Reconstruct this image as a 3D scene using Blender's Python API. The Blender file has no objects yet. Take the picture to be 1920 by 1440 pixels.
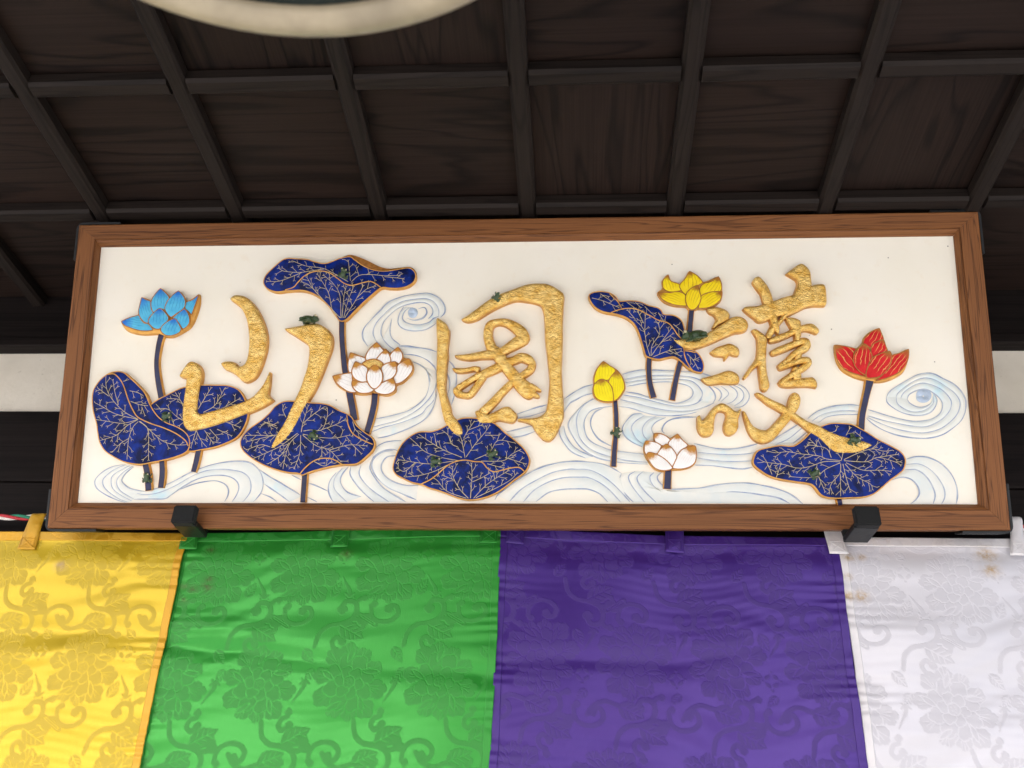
import bpy, bmesh, math, random, json
import numpy as np
from mathutils import Matrix, Vector, noise, geometry
R = math.radians
sc = bpy.context.scene
col = sc.collection

# ---------------------------------------------------------------- camera, sky, sun, exposure
cam_d = bpy.data.cameras.new('camera'); cam = bpy.data.objects.new('camera', cam_d); col.objects.link(cam)
rot = Matrix([[0.997347, 0.000534, 0.072795], [0.061956, -0.531236, -0.844955], [0.03822, 0.847223, -0.52986]]).to_4x4()
cam.matrix_world = Matrix.Translation((0, 0, 1.6)) @ rot
cam_d.sensor_width = 36; cam_d.lens = 33.3; cam_d.clip_start = .01; cam_d.clip_end = 500
cam_d.dof.use_dof = True; cam_d.dof.focus_distance = 1.85; cam_d.dof.aperture_fstop = 4.5
sc.camera = cam
SUN_EL, SUN_ROT = 48, 200           # sun high behind the photographer, veiled
w = bpy.data.worlds.new('World'); sc.world = w; w.use_nodes = True
wn = w.node_tree; bg = wn.nodes['Background']
sky = wn.nodes.new('ShaderNodeTexSky'); sky.sky_type = 'NISHITA'; sky.sun_disc = False
sky.sun_elevation = R(SUN_EL); sky.sun_rotation = R(SUN_ROT); sky.dust_density = 6; sky.air_density = .6; sky.ozone_density = .5
wn.links.new(sky.outputs[0], bg.inputs[0]); bg.inputs[1].default_value = .15
sd = bpy.data.lights.new('sun', 'SUN'); sun = bpy.data.objects.new('sun', sd); col.objects.link(sun)
sd.energy = 1.5; sd.angle = R(12); sd.color = (1, .975, .94)
az = R(SUN_ROT)
sdir = Vector((math.sin(az) * math.cos(R(SUN_EL)), math.cos(az) * math.cos(R(SUN_EL)), math.sin(R(SUN_EL))))
sun.rotation_euler = sdir.to_track_quat('Z', 'Y').to_euler()
sc.view_settings.view_transform = 'Standard'; sc.view_settings.look = 'None'
sc.view_settings.exposure = 1.68; sc.view_settings.gamma = 1

# ---------------------------------------------------------------- traced shapes, tenths of a millimetre on the board / the facade
DATA = json.loads(r'''{"strokes":{"yama":[[0,[[-5744,4544],[-5663,4621],[-5491,4608],[-5357,4529],[-5218,4374],[-5087,4154],[-4988,3914],[-4949,3719],[-4953,3504],[-5002,3268],[-5064,3077],[-5150,2929],[-5292,2849],[-5399,
2877],[-5489,2963],[-5623,3059],[-5753,3113],[-5804,3167],[-5840,3227],[-5742,3263],[-5593,3251],[-5482,3165],[-5378,3196],[-5322,3313],[-5301,3485],[-5306,3722],[-5342,3961],[-5397,4157],[-5494,4333],
[-5609,4444]]],[0,[[-6655,2977],[-6582,3126],[-6495,3243],[-6401,3262],[-6290,3199],[-6217,3081],[-6204,2953],[-6225,2762],[-6241,2550],[-6246,2340],[-6236,2256],[-6174,2218],[-6050,2245],[-5762,2327],
[-5433,2420],[-5188,2535],[-5070,2650],[-4954,2818],[-4862,3040],[-4843,3008],[-4849,2754],[-4856,2585],[-4756,2490],[-4846,2417],[-5048,2303],[-5334,2189],[-5639,2065],[-5946,1962],[-6193,1901],
[-6359,1880],[-6470,1964],[-6523,2110],[-6536,2320],[-6526,2552],[-6511,2763],[-6514,2934],[-6589,2945]]],[0,[[-4608,3921],[-4436,3952],[-4268,3983],[-4100,4014],[-3930,4008],[-3778,3925],[-3667,3794],
[-3636,3665],[-3653,3494],[-3727,3259],[-3819,2991],[-3875,2843],[-3949,2665],[-4064,2456],[-4157,2247],[-4249,2019],[-4344,1853],[-4480,1689],[-4619,1576],[-4699,1529],[-4732,1566],[-4707,1669],
[-4614,1854],[-4501,2061],[-4391,2332],[-4298,2541],[-4224,2729],[-4171,2919],[-4118,3110],[-4095,3283],[-4089,3454],[-4109,3561],[-4165,3626],[-4296,3714],[-4428,3801],[-4537,3867]]]],"kuni":[[0,
[[-1588,4073],[-1557,4115],[-1483,4061],[-1398,3995],[-1365,3909],[-1333,3866],[-1334,3705],[-1357,3471],[-1347,3323],[-1370,3111],[-1376,2901],[-1387,2713],[-1349,2525],[-1283,2337],[-1250,2192],
[-1156,2080],[-1073,1987],[-1031,1894],[-1029,1792],[-1110,1778],[-1192,1803],[-1275,1885],[-1359,2008],[-1424,2174],[-1469,2381],[-1514,2589],[-1548,2715],[-1561,2860],[-1563,3113],[-1562,3388],
[-1568,3665],[-1583,3879]]],[0,[[-1093,4089],[-983,4153],[-839,4260],[-674,4388],[-508,4505],[-341,4590],[-133,4664],[117,4759],[284,4794],[451,4799],[617,4775],[783,4686],[907,4576],[910,4436],[895,
4242],[883,3942],[881,3644],[869,3327],[857,3013],[871,2700],[884,2472],[893,2184],[882,2103],[841,2001],[770,1838],[689,1716],[608,1665],[508,1696],[427,1778],[347,1880],[286,1982],[165,2034],[23,
2065],[43,2096],[246,2105],[428,2135],[549,2227],[590,2371],[611,2537],[632,2805],[612,3098],[582,3393],[552,3647],[543,3945],[522,4203],[471,4343],[367,4398],[201,4433],[-7,4456],[-173,4415],[-340,
4341],[-505,4256],[-671,4150],[-795,4076],[-940,4034],[-1024,4046]]],[1,[[-467,3443,216],[-541,3614,186],[-573,3784,176],[-534,3955,166],[-399,4023,128],[-233,4017,149],[-67,3938,190],[78,3811,231],
[130,3693,231],[17,3620,231],[-148,3515,189],[-312,3410,165]]],[1,[[-508,3507,165],[-415,3421,226],[-311,3273,230],[-197,3114,221],[-73,2956,229],[61,2788,265],[224,2641,295],[347,2568,224]]],[1,[[245,
2766,102],[367,2692,81],[469,2640,33]]],[1,[[286,2599,122],[387,2547,81],[438,2520,37]]],[1,[[-1215,3347,29],[-1095,3325,86],[-909,3324,134],[-703,3356,154],[-518,3376,185],[-353,3368,164]]],[1,
[[-1167,2690,123],[-943,2835,115],[-780,2929,127],[-617,3001,156],[-412,3094,174],[-228,3198,174],[-64,3250,156],[80,3312,176],[213,3269,176],[295,3184,135],[255,3069,147],[142,2975,135],[-21,2872,
127],[-164,2747,135],[-306,2602,139],[-447,2437,159],[-588,2293,171],[-689,2200,183]]],[1,[[-1208,2712,82],[-1145,2617,147],[-1021,2569,114],[-919,2574,122],[-828,2678,123],[-727,2824,123],[-637,2959,
123]]],[1,[[-1256,3089,29],[-1153,3057,90],[-988,3060,90],[-823,3091,94],[-730,3054,144]]],[0,[[-802,2233],[-731,2264],[-608,2212],[-526,2191],[-405,2242],[-283,2313],[-161,2333],[-79,2271],[-2,2178],
[-18,2086],[-88,2024],[-220,2045],[-362,2067],[-484,2016],[-667,2010],[-749,2068],[-770,2150]]]],"go":[[0,[[3693,4237],[3817,4279],[3938,4267],[4058,4212],[4115,4127],[4092,4042],[3988,3979],[3884,
3927],[3811,3865],[3777,3876],[3825,3960],[3859,4044],[3821,4119],[3732,4173]]],[0,[[3010,3629],[3102,3639],[3284,3648],[3364,3626],[3404,3604],[3486,3625],[3652,3739],[3797,3833],[3963,3937],[4150,
4063],[4293,4087],[4411,4028],[4463,3922],[4433,3827],[4340,3775],[4198,3756],[3992,3673],[3787,3580],[3582,3498],[3379,3447],[3238,3459],[3118,3523]]],[0,[[3722,3382],[3826,3464],[3969,3516],[4101,
3546],[4229,3482],[4270,3398],[4252,3315],[4162,3316],[4092,3337],[4019,3254],[3981,3219],[3980,3286],[3900,3307],[3800,3318]]],[0,[[3532,2863],[3644,2893],[3846,2954],[3988,3005],[4089,3010],[4206,
2952],[4246,2858],[4228,2776],[4118,2756],[3899,2768],[3678,2748],[3580,2800]]],[0,[[3433,2113],[3474,2154],[3501,2072],[3530,2052],[3612,2133],[3717,2275],[3820,2356],[3920,2380],[4036,2315],[4132,
2233],[4201,2232],[4263,2283],[4239,2191],[4194,2070],[4188,1928],[4134,1827],[4033,1767],[3955,1788],[3919,1868],[3923,1969],[3957,2071],[3971,2172],[3914,2223],[3814,2214],[3760,2112],[3735,1970],
[3720,1849],[3658,1768],[3539,1748],[3462,1809],[3426,1910],[3425,2012]]],[0,[[4384,4241],[4446,4283],[4629,4292],[4813,4333],[4978,4395],[5225,4478],[5389,4518],[5554,4581],[5702,4686],[5866,4723],
[5965,4694],[5984,4512],[5972,4320],[5900,4289],[5739,4291],[5576,4261],[5410,4178],[5225,4095],[5104,4096],[4940,4055],[4796,3993],[4665,3977],[4578,4059],[4461,4155]]],[1,[[4636,4860,177],[4731,4730,
202],[4825,4568,195],[4867,4396,195],[4913,4225,194],[4951,4055,167],[4974,3928,147],[5009,3822,102],[5028,3727,28]]],[1,[[4984,3928,143],[4896,3781,118],[4819,3645,102]]],[0,[[5251,4950],[5378,5045],
[5525,5141],[5625,5096],[5699,4987],[5711,4836],[5712,4686],[5651,4516],[5523,4389],[5416,4284],[5288,4158],[5182,4053],[5096,3948],[5033,3889],[5005,3949],[5103,4075],[5210,4201],[5299,4349],[5346,
4476],[5415,4625],[5452,4732],[5436,4818],[5349,4884]]],[0,[[4536,3816],[4607,3830],[4704,3762],[4772,3698],[4808,3614],[4789,3446],[4769,3238],[4769,3031],[4790,2865],[4809,2721],[4769,2639],[4708,
2615],[4651,2660],[4638,2804],[4625,2949],[4613,3115],[4509,3032],[4425,2930],[4341,2852],[4333,2889],[4387,2971],[4472,3095],[4579,3240],[4617,3406],[4624,3552],[4619,3657],[4573,3742]]],[1,[[4840,
3588,69],[5000,3644,122],[5184,3715,114],[5349,3794,126],[5512,3849,122],[5653,3854,159],[5739,3790,130],[5755,3727,73]]],[0,[[5182,4053],[5323,4051],[5450,3997],[5465,3902],[5468,3776],[5417,3588],
[5337,3588],[5335,3735],[5281,3841],[5227,3947]]],[1,[[4864,3342,97],[5007,3403,134],[5211,3485,134],[5416,3567,134],[5526,3576,158],[5551,3493,158],[5478,3431,146],[5324,3348,121],[5198,3235,97],
[5073,3132,97],[4990,3071,89]]],[1,[[4989,3060,97],[5090,3091,113],[5253,3152,121],[5415,3202,125],[5545,3212,133],[5561,3150,133],[5467,3067,125],[5302,2965,117],[5179,2884,109],[5075,2802,121],[5043,
2757,121]]],[1,[[5388,3421,142],[5382,3317,137],[5365,3192,121]]],[1,[[5309,3089,121],[5332,2965,161],[5344,2821,161]]],[0,[[4985,2782],[5076,2822],[5276,2842],[5535,2871],[5634,2870],[5698,2778],
[5691,2675],[5564,2696],[5367,2697],[5168,2688],[5030,2710]]],[0,[[4544,2578],[4613,2577],[4729,2505],[4883,2423],[5037,2351],[5190,2248],[5340,2126],[5492,2024],[5683,1943],[5872,1842],[6062,1761],
[6253,1711],[6406,1670],[6559,1630],[6651,1570],[6570,1511],[6410,1441],[6234,1418],[6040,1418],[5925,1442],[5814,1542],[5686,1682],[5518,1813],[5369,1944],[5219,2066],[5067,2158],[4914,2260],[4761,
2352],[4647,2455],[4571,2516]]],[0,[[4290,2232],[4338,2191],[4409,2028],[4484,1927],[4618,1866],[4737,1876],[4861,1986],[5007,2148],[5113,2289],[5160,2432],[5205,2533],[5268,2584],[5344,2543],[5375,
2451],[5341,2309],[5265,2187],[5138,2026],[5013,1885],[4888,1745],[4785,1655],[4645,1615],[4529,1645],[4435,1726],[4371,1847],[4337,1968],[4304,2110]]]]},"leaves":[[1,[[-7199,2402],[-7050,2517],[-6868,
2611],[-6665,2716],[-6500,2768],[-6206,2798],[-5932,2796],[-5699,2784],[-5527,2731],[-5416,2646],[-5323,2498],[-5260,2330],[-5254,2142],[-5318,1935],[-5441,1759],[-5642,1650],[-5865,1568],[-6111,1523],
[-6338,1491],[-6531,1566],[-6799,1773],[-7037,2107]],[],[[[-6292,1979],[-6619,2147],[-6844,2316],[-7097,2317]],[[-6233,2313],[-6122,2523],[-6011,2733]],[[-6123,2250],[-5903,2396],[-5737,2732]],[[-6122,
2229],[-5752,2332],[-5429,2519]],[[-6243,1896],[-6123,1689],[-6010,1564]],[[-6243,1896],[-6290,1689],[-6323,1565]],[[-6076,1895],[-5891,1647]],[[-5973,1916],[-5793,1729]],[[-5827,1915],[-5547,1790]],
[[-5670,2060],[-5392,1955]],[[-6531,2357],[-6627,2504],[-6861,2527]],[[-6534,2399],[-6723,2653]],[[-6796,2253],[-6641,1897]]]],[2,[[-8373,2576],[-8356,2725],[-8255,2895],[-8117,3018],[-7972,3069],
[-7800,3059],[-7662,2955],[-7478,2795],[-7314,2624],[-7199,2402],[-7044,2191],[-6864,2054],[-6647,1970],[-6471,1866],[-6367,1731],[-6354,1565],[-6419,1462],[-6600,1380],[-6824,1319],[-7030,1278],
[-7255,1234],[-7423,1242],[-7637,1290],[-7834,1383],[-8013,1497],[-8135,1663],[-8196,1861],[-8234,2028],[-8320,2259],[-8358,2428]],[[[-8117,3018],[-7968,3022],[-7828,2903],[-7728,2743],[-7620,2488],
[-7518,2298],[-7399,2150],[-7157,2034],[-6876,1940],[-6636,1835],[-6437,1700],[-6366,1586]]],[[[-7395,2109],[-7684,2257],[-7939,2490],[-8089,2724],[-8137,3001]],[[-7824,2405],[-7910,2638],[-7977,
2893]],[[-7395,2109],[-7849,2215],[-8139,2364],[-8307,2449]],[[-7395,2109],[-7706,2036],[-8048,2080],[-8253,2112]],[[-7395,2109],[-7616,1984],[-7810,1797],[-8138,1694]],[[-7392,2067],[-7488,1963],
[-7551,1734],[-7556,1320]],[[-7371,2067],[-7188,1899],[-7127,1320]],[[-7350,2067],[-7054,1815],[-6853,1670],[-6618,1607],[-6409,1607]],[[-7551,1734],[-7710,1630],[-7863,1465]],[[-7576,2467],[-7400,
2403],[-7229,2381]],[[-7616,2679],[-7464,2646],[-7354,2592]],[[-7354,2360],[-7276,2192]],[[-7761,2871],[-7659,2913]],[[-8032,2575],[-8283,2746]]]],[2,[[-5090,4914],[-5044,5046],[-4903,5200],[-4760,
5332],[-4634,5386],[-4461,5377],[-4245,5359],[-4049,5300],[-3876,5265],[-3728,5307],[-3559,5372],[-3368,5407],[-3259,5335],[-3083,5210],[-2867,5119],[-2632,5094],[-2400,5124],[-2189,5155],[-2081,5109],
[-2026,5009],[-2054,4878],[-2178,4781],[-2346,4739],[-2536,4741],[-2706,4754],[-2870,4624],[-3074,4430],[-3257,4236],[-3378,4107],[-3503,4076],[-3637,4240],[-3772,4416],[-3950,4571],[-4125,4671],
[-4341,4718],[-4596,4709],[-4809,4690],[-4984,4747],[-5063,4825]],[[[-2716,4758],[-2900,4866],[-3069,4846],[-3279,4793],[-3430,4828],[-3583,4940],[-3738,5052],[-3911,5099],[-4102,5079],[-4269,4992],
[-4391,4861],[-4472,4774],[-4640,4721]]],[[[-3304,4871],[-3160,5001],[-2948,5021],[-2650,4995],[-2353,4991]],[[-3326,4893],[-3355,5092],[-3386,5314]],[[-3368,4871],[-3717,5074],[-3914,5165],[-4238,
5214],[-4523,5329]],[[-3870,5143],[-4317,5082],[-4661,5108],[-4794,5176]],[[-4316,5077],[-4736,4910],[-5014,4902]],[[-3160,5001],[-3232,5201]],[[-2948,5016],[-2997,5176]],[[-2649,4973],[-2267,4924]],
[[-3485,4130],[-3661,4284],[-3762,4656],[-3993,5033]],[[-3506,4130],[-3772,4416],[-4041,4703],[-4204,4970]],[[-3485,4130],[-3526,4588],[-3664,4831],[-3864,5010]],[[-3464,4130],[-3441,4587],[-3406,
4762]],[[-3432,4130],[-3352,4498],[-3257,4760]],[[-3411,4129],[-3204,4497],[-3067,4780]],[[-3185,4540],[-3001,4713],[-2833,4777]],[[-3817,4460],[-4131,4792],[-4306,4882]]]],[2,[[-5349,1645],[-5306,
1790],[-5170,1934],[-4971,2079],[-4813,2224],[-4697,2369],[-4535,2452],[-4327,2462],[-4055,2429],[-3846,2417],[-3637,2375],[-3467,2280],[-3299,2207],[-3193,2134],[-3104,1989],[-2935,1844],[-2787,1741],
[-2732,1618],[-2768,1496],[-2896,1364],[-3054,1242],[-3258,1222],[-3339,1222],[-3583,1182],[-3825,1122],[-3986,1071],[-4107,1021],[-4191,1059],[-4355,1071],[-4563,1112],[-4814,1198],[-5027,1300],
[-5199,1415],[-5310,1532]],[[[-3287,2176],[-3249,1990],[-3160,1824],[-3012,1721],[-2866,1649],[-2762,1608]],[[-4149,1041],[-4033,1173],[-3875,1294],[-3692,1339],[-3507,1314],[-3339,1222]]],[[[-4160,
1848],[-4137,2013],[-4086,2221],[-4052,2366]],[[-4137,2013],[-3959,2179],[-3739,2344]],[[-4120,1869],[-3986,1889],[-3760,1898],[-3669,2157],[-3676,2323]],[[-3760,1898],[-3496,1990],[-3315,2093]],
[[-4127,1807],[-3773,1744],[-3484,1733],[-3220,1784]],[[-4126,1786],[-3847,1580],[-3597,1498],[-3362,1273]],[[-3745,1580],[-3735,1376]],[[-4167,1786],[-4169,1438],[-4257,1152]],[[-4209,1807],[-4366,
1643],[-4436,1418],[-4482,1132]],[[-4231,1828],[-4548,1582],[-4749,1480],[-5070,1337]],[[-4316,1869],[-4684,1788],[-5016,1789],[-5265,1789]],[[-4684,1788],[-5215,1666]],[[-4653,1974],[-4865,2037],
[-4945,1995]],[[-4476,2139],[-4546,2285],[-4531,2389]],[[-4907,2058],[-4651,1932]],[[-3597,1498],[-3314,1579],[-3150,1599],[-2884,1578]],[[-3193,1640],[-2980,1435]],[[-4754,1562],[-4942,1603],[-5226,
1501]],[[-3169,2051],[-3100,1886],[-2889,1721]],[[-3874,1274],[-3685,1192],[-3546,1273]],[[-4386,1643],[-4538,1397],[-4775,1234]]]],[2,[[-2360,1150],[-2331,1312],[-2260,1515],[-2162,1658],[-2003,1790],
[-1841,1851],[-1637,1851],[-1455,1911],[-1294,2003],[-1153,2075],[-1011,2115],[-828,2114],[-644,2073],[-461,2021],[-339,1938],[-237,1836],[-75,1713],[107,1551],[207,1409],[244,1288],[204,1148],[128,
1052],[-31,938],[-210,798],[-389,679],[-588,599],[-787,556],[-947,556],[-1127,599],[-1309,669],[-1511,738],[-1653,776],[-1795,838],[-1978,880],[-2162,961],[-2302,1037]],[[[-1816,844],[-1636,928],
[-1478,1049],[-1319,1190],[-1159,1270],[-978,1300],[-796,1270],[-655,1259],[-554,1148],[-432,1078],[-272,1108],[-112,1148],[48,1158],[148,1088]]],[[[-979,1340],[-1044,1655],[-1087,1777]],[[-1124,1553],
[-1246,1615],[-1310,1778],[-1434,1881]],[[-1039,1351],[-1386,1493],[-1632,1636],[-1880,1800]],[[-1119,1290],[-1423,1351],[-1729,1453],[-1937,1637],[-2083,1760]],[[-1200,1280],[-1623,1230],[-1948,1261],
[-2253,1312]],[[-1319,1200],[-1559,1089],[-1840,1009],[-2122,979]],[[-959,1361],[-801,1593],[-601,1837],[-522,1960]],[[-1015,1716],[-926,1879],[-807,2063]],[[-797,1310],[-516,1451],[-357,1673],[-34,
1632]],[[-676,1279],[-254,1289],[-94,1410],[87,1510]],[[-554,1229],[-253,1148]],[[-214,1349],[168,1228]],[[-926,1879],[-664,1980]],[[-601,1776],[-358,1775]],[[-1529,1575],[-1575,1799]],[[-1927,1261],
[-2125,1090],[-2269,1150]],[[-867,579],[-843,988],[-856,1229]],[[-907,579],[-1070,748],[-1194,968],[-1218,1169]],[[-947,579],[-1310,709],[-1495,908],[-1576,959]],[[-807,579],[-610,788],[-431,928],
[-152,1098]],[[-767,589],[-350,788],[-111,928],[8,1048]],[[-831,888],[-652,968],[-512,1048]],[[-1193,928],[-1396,1009]],[[-590,788],[-591,948]],[[-411,928],[-432,1048]]]],[2,[[1404,4521],[1463,4591],
[1629,4622],[1814,4587],[1936,4504],[1996,4417],[2181,4426],[2385,4403],[2568,4326],[2730,4281],[2810,4216],[2849,4141],[3032,4125],[3171,4038],[3232,3893],[3246,3703],[3179,3641],[3213,3451],[3374,
3429],[3492,3345],[3567,3198],[3579,3073],[3535,2986],[3400,3012],[3282,3086],[3165,3201],[3027,3296],[2865,3276],[2723,3250],[2562,3283],[2483,3331],[2446,3478],[2390,3689],[2332,3859],[2254,3987],
[2113,4095],[1930,4161],[1746,4195],[1603,4250],[1481,4358]],[[[1828,4188],[1972,4235],[2177,4265],[2361,4231],[2482,4166],[2623,4090],[2723,4025],[2925,3960],[3023,3853],[3101,3726],[3179,3651]],
[[2034,4267],[1975,4396],[1894,4483],[1813,4570]],[[3213,3441],[3228,3284],[3303,3117],[3380,3012]],[[3232,3409],[3333,3398],[3432,3370]]],[[[2563,3310],[2507,3520],[2454,3837],[2295,4029]],[[2472,
3752],[2491,4113]],[[2583,3310],[2609,3519],[2757,3750],[2742,3961]],[[2594,3320],[2772,3560],[3010,3747]],[[2623,3293],[2929,3412],[3173,3452]],[[2457,3964],[2360,4178]],[[2296,4051],[2156,4223]],
[[2139,4394],[2300,4264]],[[2303,4393],[2403,4284]],[[2485,4305],[2664,4111]],[[2748,4174],[2825,4024]],[[2889,4109],[2866,4024]],[[3026,3938],[3204,3788]],[[1462,4488],[1687,4421],[1973,4289]],[[1628,
4572],[1831,4419]],[[2929,3412],[3148,3305]],[[2772,3560],[2983,3853]],[[3270,3346],[3387,3220],[3481,3032]],[[3387,3220],[3510,3282]]]],[2,[[4441,1222],[4461,1361],[4538,1471],[4713,1526],[4950,1566],
[5184,1555],[5345,1645],[5468,1754],[5572,1854],[5753,1934],[5912,1984],[6127,1983],[6301,1962],[6451,1881],[6581,1801],[6766,1671],[6951,1571],[7118,1471],[7206,1372],[7228,1258],[7178,1120],[7075,
1026],[6913,913],[6758,780],[6596,663],[6400,605],[6169,595],[5938,585],[5747,605],[5636,663],[5568,761],[5492,839],[5359,870],[5147,900],[4917,939],[4726,999],[4575,1093]],[],[[[6051,1279],[5792,
1310],[5640,1369],[5292,1410],[5080,1450],[4865,1430],[4710,1460]],[[6021,1260],[5730,1260],[5473,1172],[5238,1142],[4970,1212],[4661,1252],[4527,1321]],[[6029,1240],[5761,1122],[5578,984],[5345,965],
[5094,985]],[[6038,1220],[6007,1043],[5840,847],[5789,651]],[[6015,1023],[5998,622]],[[6076,1220],[6117,964],[6177,710]],[[6115,1220],[6311,984],[6551,847],[6583,749]],[[6136,1240],[6435,1102],[6724,
1101],[6934,1081]],[[6100,1279],[6504,1259],[6722,1338],[7024,1258],[7125,1199]],[[6101,1299],[6360,1417],[6617,1496],[6846,1456],[7002,1476]],[[6617,1496],[6761,1615]],[[5871,1339],[5803,1498],[5613,
1558],[5458,1578]],[[5631,1538],[5503,1678]],[[5617,984],[5716,710]],[[6722,1338],[6956,1377],[7092,1396]],[[6052,1289],[6089,1418]],[[6477,1696],[6349,1816]],[[6170,1756],[6257,1896]],[[5981,1837],
[6025,1917]],[[4680,1252],[4766,1024]],[[4841,965],[4931,1202]]]]],"stems":[[[-7105,3859,137],[-7149,3610,116],[-7164,3286,105],[-7116,2964,115],[-7021,2599,125],[-6979,2472,124]],[[-7224,1274,123],
[-7151,1037,133],[-7104,728,134]],[[-6896,1345,113],[-6861,1058,122],[-6869,782,122]],[[-6174,1550,123],[-6212,1282,118],[-6250,1088,112]],[[-3482,4109,115],[-3469,3795,115],[-3434,3473,114],[-3389,
3153,124],[-3337,2916,136],[-3262,2600,144],[-3212,2391,148],[-3148,2089,147]],[[-2765,2639,136],[-2777,2389,133],[-2829,2119,133],[-2901,1830,122]],[[-4069,1066,111],[-4075,792,111],[-4081,507,111]],
[[2557,3319,102],[2541,3089,102],[2554,2798,101],[2617,2505,121]],[[3402,4286,103],[3368,4009,103],[3327,3692,106],[3237,3419,102],[3139,3169,102],[3059,2878,101],[2970,2456,111]],[[1882,2460,81],
[1897,2162,91],[1892,1856,90],[1856,1512,100],[1830,1181,104]],[[2858,1140,131],[2843,951,139],[2828,759,150]],[[6714,2845,168],[6649,2620,132],[6584,2397,124],[6518,2154,123],[6475,1872,131]],[[5984,
577,98],[5999,460,98]]],"flowers":[["blue",[[-7962,4124],[-7849,3959],[-7669,3881],[-7451,3851],[-7194,3861],[-7017,3803],[-6867,3804],[-6681,3900],[-6540,4008],[-6449,4226],[-6399,4482],[-6418,4670],
[-6540,4572],[-6678,4540],[-6834,4741],[-7019,4610],[-7212,4801],[-7381,4537],[-7583,4616],[-7617,4264]],[[0,[[-7937,4110],[-7782,4185],[-7582,4238],[-7553,4161],[-7470,4073],[-7382,4050],[-7275,3929],
[-7391,3908],[-7564,3921],[-7741,3977],[-7876,4033]]],[0,[[-6397,4654],[-6431,4522],[-6473,4369],[-6516,4227],[-6586,4304],[-6655,4360],[-6648,4492],[-6518,4545]]],[0,[[-7560,4601],[-7469,4555],[-7368,
4510],[-7344,4356],[-7293,4268],[-7368,4137],[-7383,4061],[-7472,4094],[-7568,4205],[-7599,4315],[-7585,4446]]],[0,[[-7190,4785],[-7092,4706],[-7009,4617],[-6991,4528],[-7045,4397],[-7061,4331],[-7171,
4354],[-7294,4279],[-7341,4378],[-7357,4510],[-7303,4642]]],[0,[[-6813,4725],[-6719,4636],[-6657,4525],[-6666,4371],[-6798,4263],[-6920,4177],[-7013,4265],[-7061,4375],[-7013,4529],[-6915,4649]]],[0,
[[-6654,4349],[-6570,4239],[-6530,4086],[-6582,3977],[-6664,3934],[-6760,4066],[-6895,4144],[-6776,4263]]],[0,[[-7171,4354],[-7058,4287],[-6961,4155],[-7016,4046],[-7115,3939],[-7222,3940],[-7325,
4017],[-7371,4093],[-7331,4202]]],[0,[[-6842,4143],[-6735,4022],[-6684,3913],[-6763,3827],[-6910,3791],[-7019,3818],[-7102,3917],[-7037,4036]]]]],["white",[[-3617,2970],[-3537,2822],[-3408,2716],
[-3238,2641],[-3009,2604],[-2844,2622],[-2719,2613],[-2532,2581],[-2379,2653],[-2363,2783],[-2230,2841],[-2069,3008],[-2042,3139],[-2119,3298],[-2244,3331],[-2344,3534],[-2486,3397],[-2583,3493],
[-2668,3526],[-2776,3634],[-2976,3379],[-2984,3326],[-3281,3435],[-3308,3063],[-3233,3031],[-3420,3011]],[[0,[[-3604,2959],[-3408,3000],[-3222,3020],[-3217,2904],[-3172,2798],[-3123,2631],[-3269,2642],
[-3396,2716],[-3525,2821]]],[0,[[-3270,3422],[-3132,3368],[-2973,3314],[-2961,3261],[-3040,3156],[-3222,3030],[-3296,3052],[-3310,3242]]],[0,[[-2766,3621],[-2658,3513],[-2614,3439],[-2734,3302],[-2836,
3260],[-2961,3271],[-2965,3367],[-2887,3505]]],[0,[[-2335,3521],[-2249,3404],[-2245,3298],[-2314,3161],[-2347,3214],[-2472,3236],[-2477,3384]]],[0,[[-2573,3481],[-2497,3363],[-2472,3236],[-2605,3174],
[-2744,3291],[-2674,3386]]],[0,[[-2110,3286],[-2034,3128],[-2061,3001],[-2221,2835],[-2365,2794],[-2409,2878],[-2341,3045],[-2334,3151],[-2233,3234]]],[1,[[-2775,3281],[-2648,3227],[-2604,3163],[-2685,
3090],[-2829,3070],[-2934,3091],[-3021,3198],[-2919,3261]]],[0,[[-2368,3225],[-2343,3087],[-2370,2961],[-2470,2868],[-2613,2816],[-2608,2963],[-2644,3111],[-2543,3194]]],[0,[[-3158,3230],[-3041,3177],
[-2914,3102],[-2920,2986],[-2913,2818],[-3070,2840],[-3187,2924],[-3219,3051]]],[0,[[-3195,2861],[-3027,2818],[-2903,2818],[-2754,2691],[-2834,2619],[-2998,2599],[-3124,2651],[-3201,2757]]],[0,[[-2409,
2888],[-2354,2773],[-2370,2647],[-2523,2575],[-2709,2607],[-2774,2681],[-2633,2795]]],[0,[[-2770,3154],[-2653,3068],[-2607,2942],[-2633,2795],[-2753,2681],[-2859,2755],[-2921,2902],[-2891,3049]]]]],
["yellow",[[2761,4609],[2799,4501],[2899,4403],[3081,4337],[3295,4320],[3354,4255],[3466,4254],[3527,4275],[3670,4273],[3834,4325],[3961,4441],[3998,4606],[3984,4767],[3939,4919],[3638,4804],[3531,
4946],[3386,5034],[3303,4894],[3186,4766],[3014,4844],[2967,4974],[2860,4845],[2866,4694]],[[0,[[2961,4958],[3008,4827],[3180,4750],[3207,4631],[3001,4601],[2861,4678],[2854,4829]]],[0,[[3379,5017],
[3523,4929],[3630,4788],[3516,4714],[3285,4544],[3207,4631],[3179,4739],[3296,4878]]],[0,[[3931,4903],[3986,4751],[3959,4601],[3775,4571],[3579,4498],[3552,4606],[3619,4745],[3804,4807]]],[0,[[2756,
4593],[2960,4580],[3144,4600],[3285,4523],[3281,4395],[3298,4309],[3075,4333],[2894,4399],[2794,4496]]],[0,[[3989,4590],[3952,4430],[3826,4314],[3662,4263],[3520,4264],[3544,4370],[3590,4509],[3776,
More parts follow.
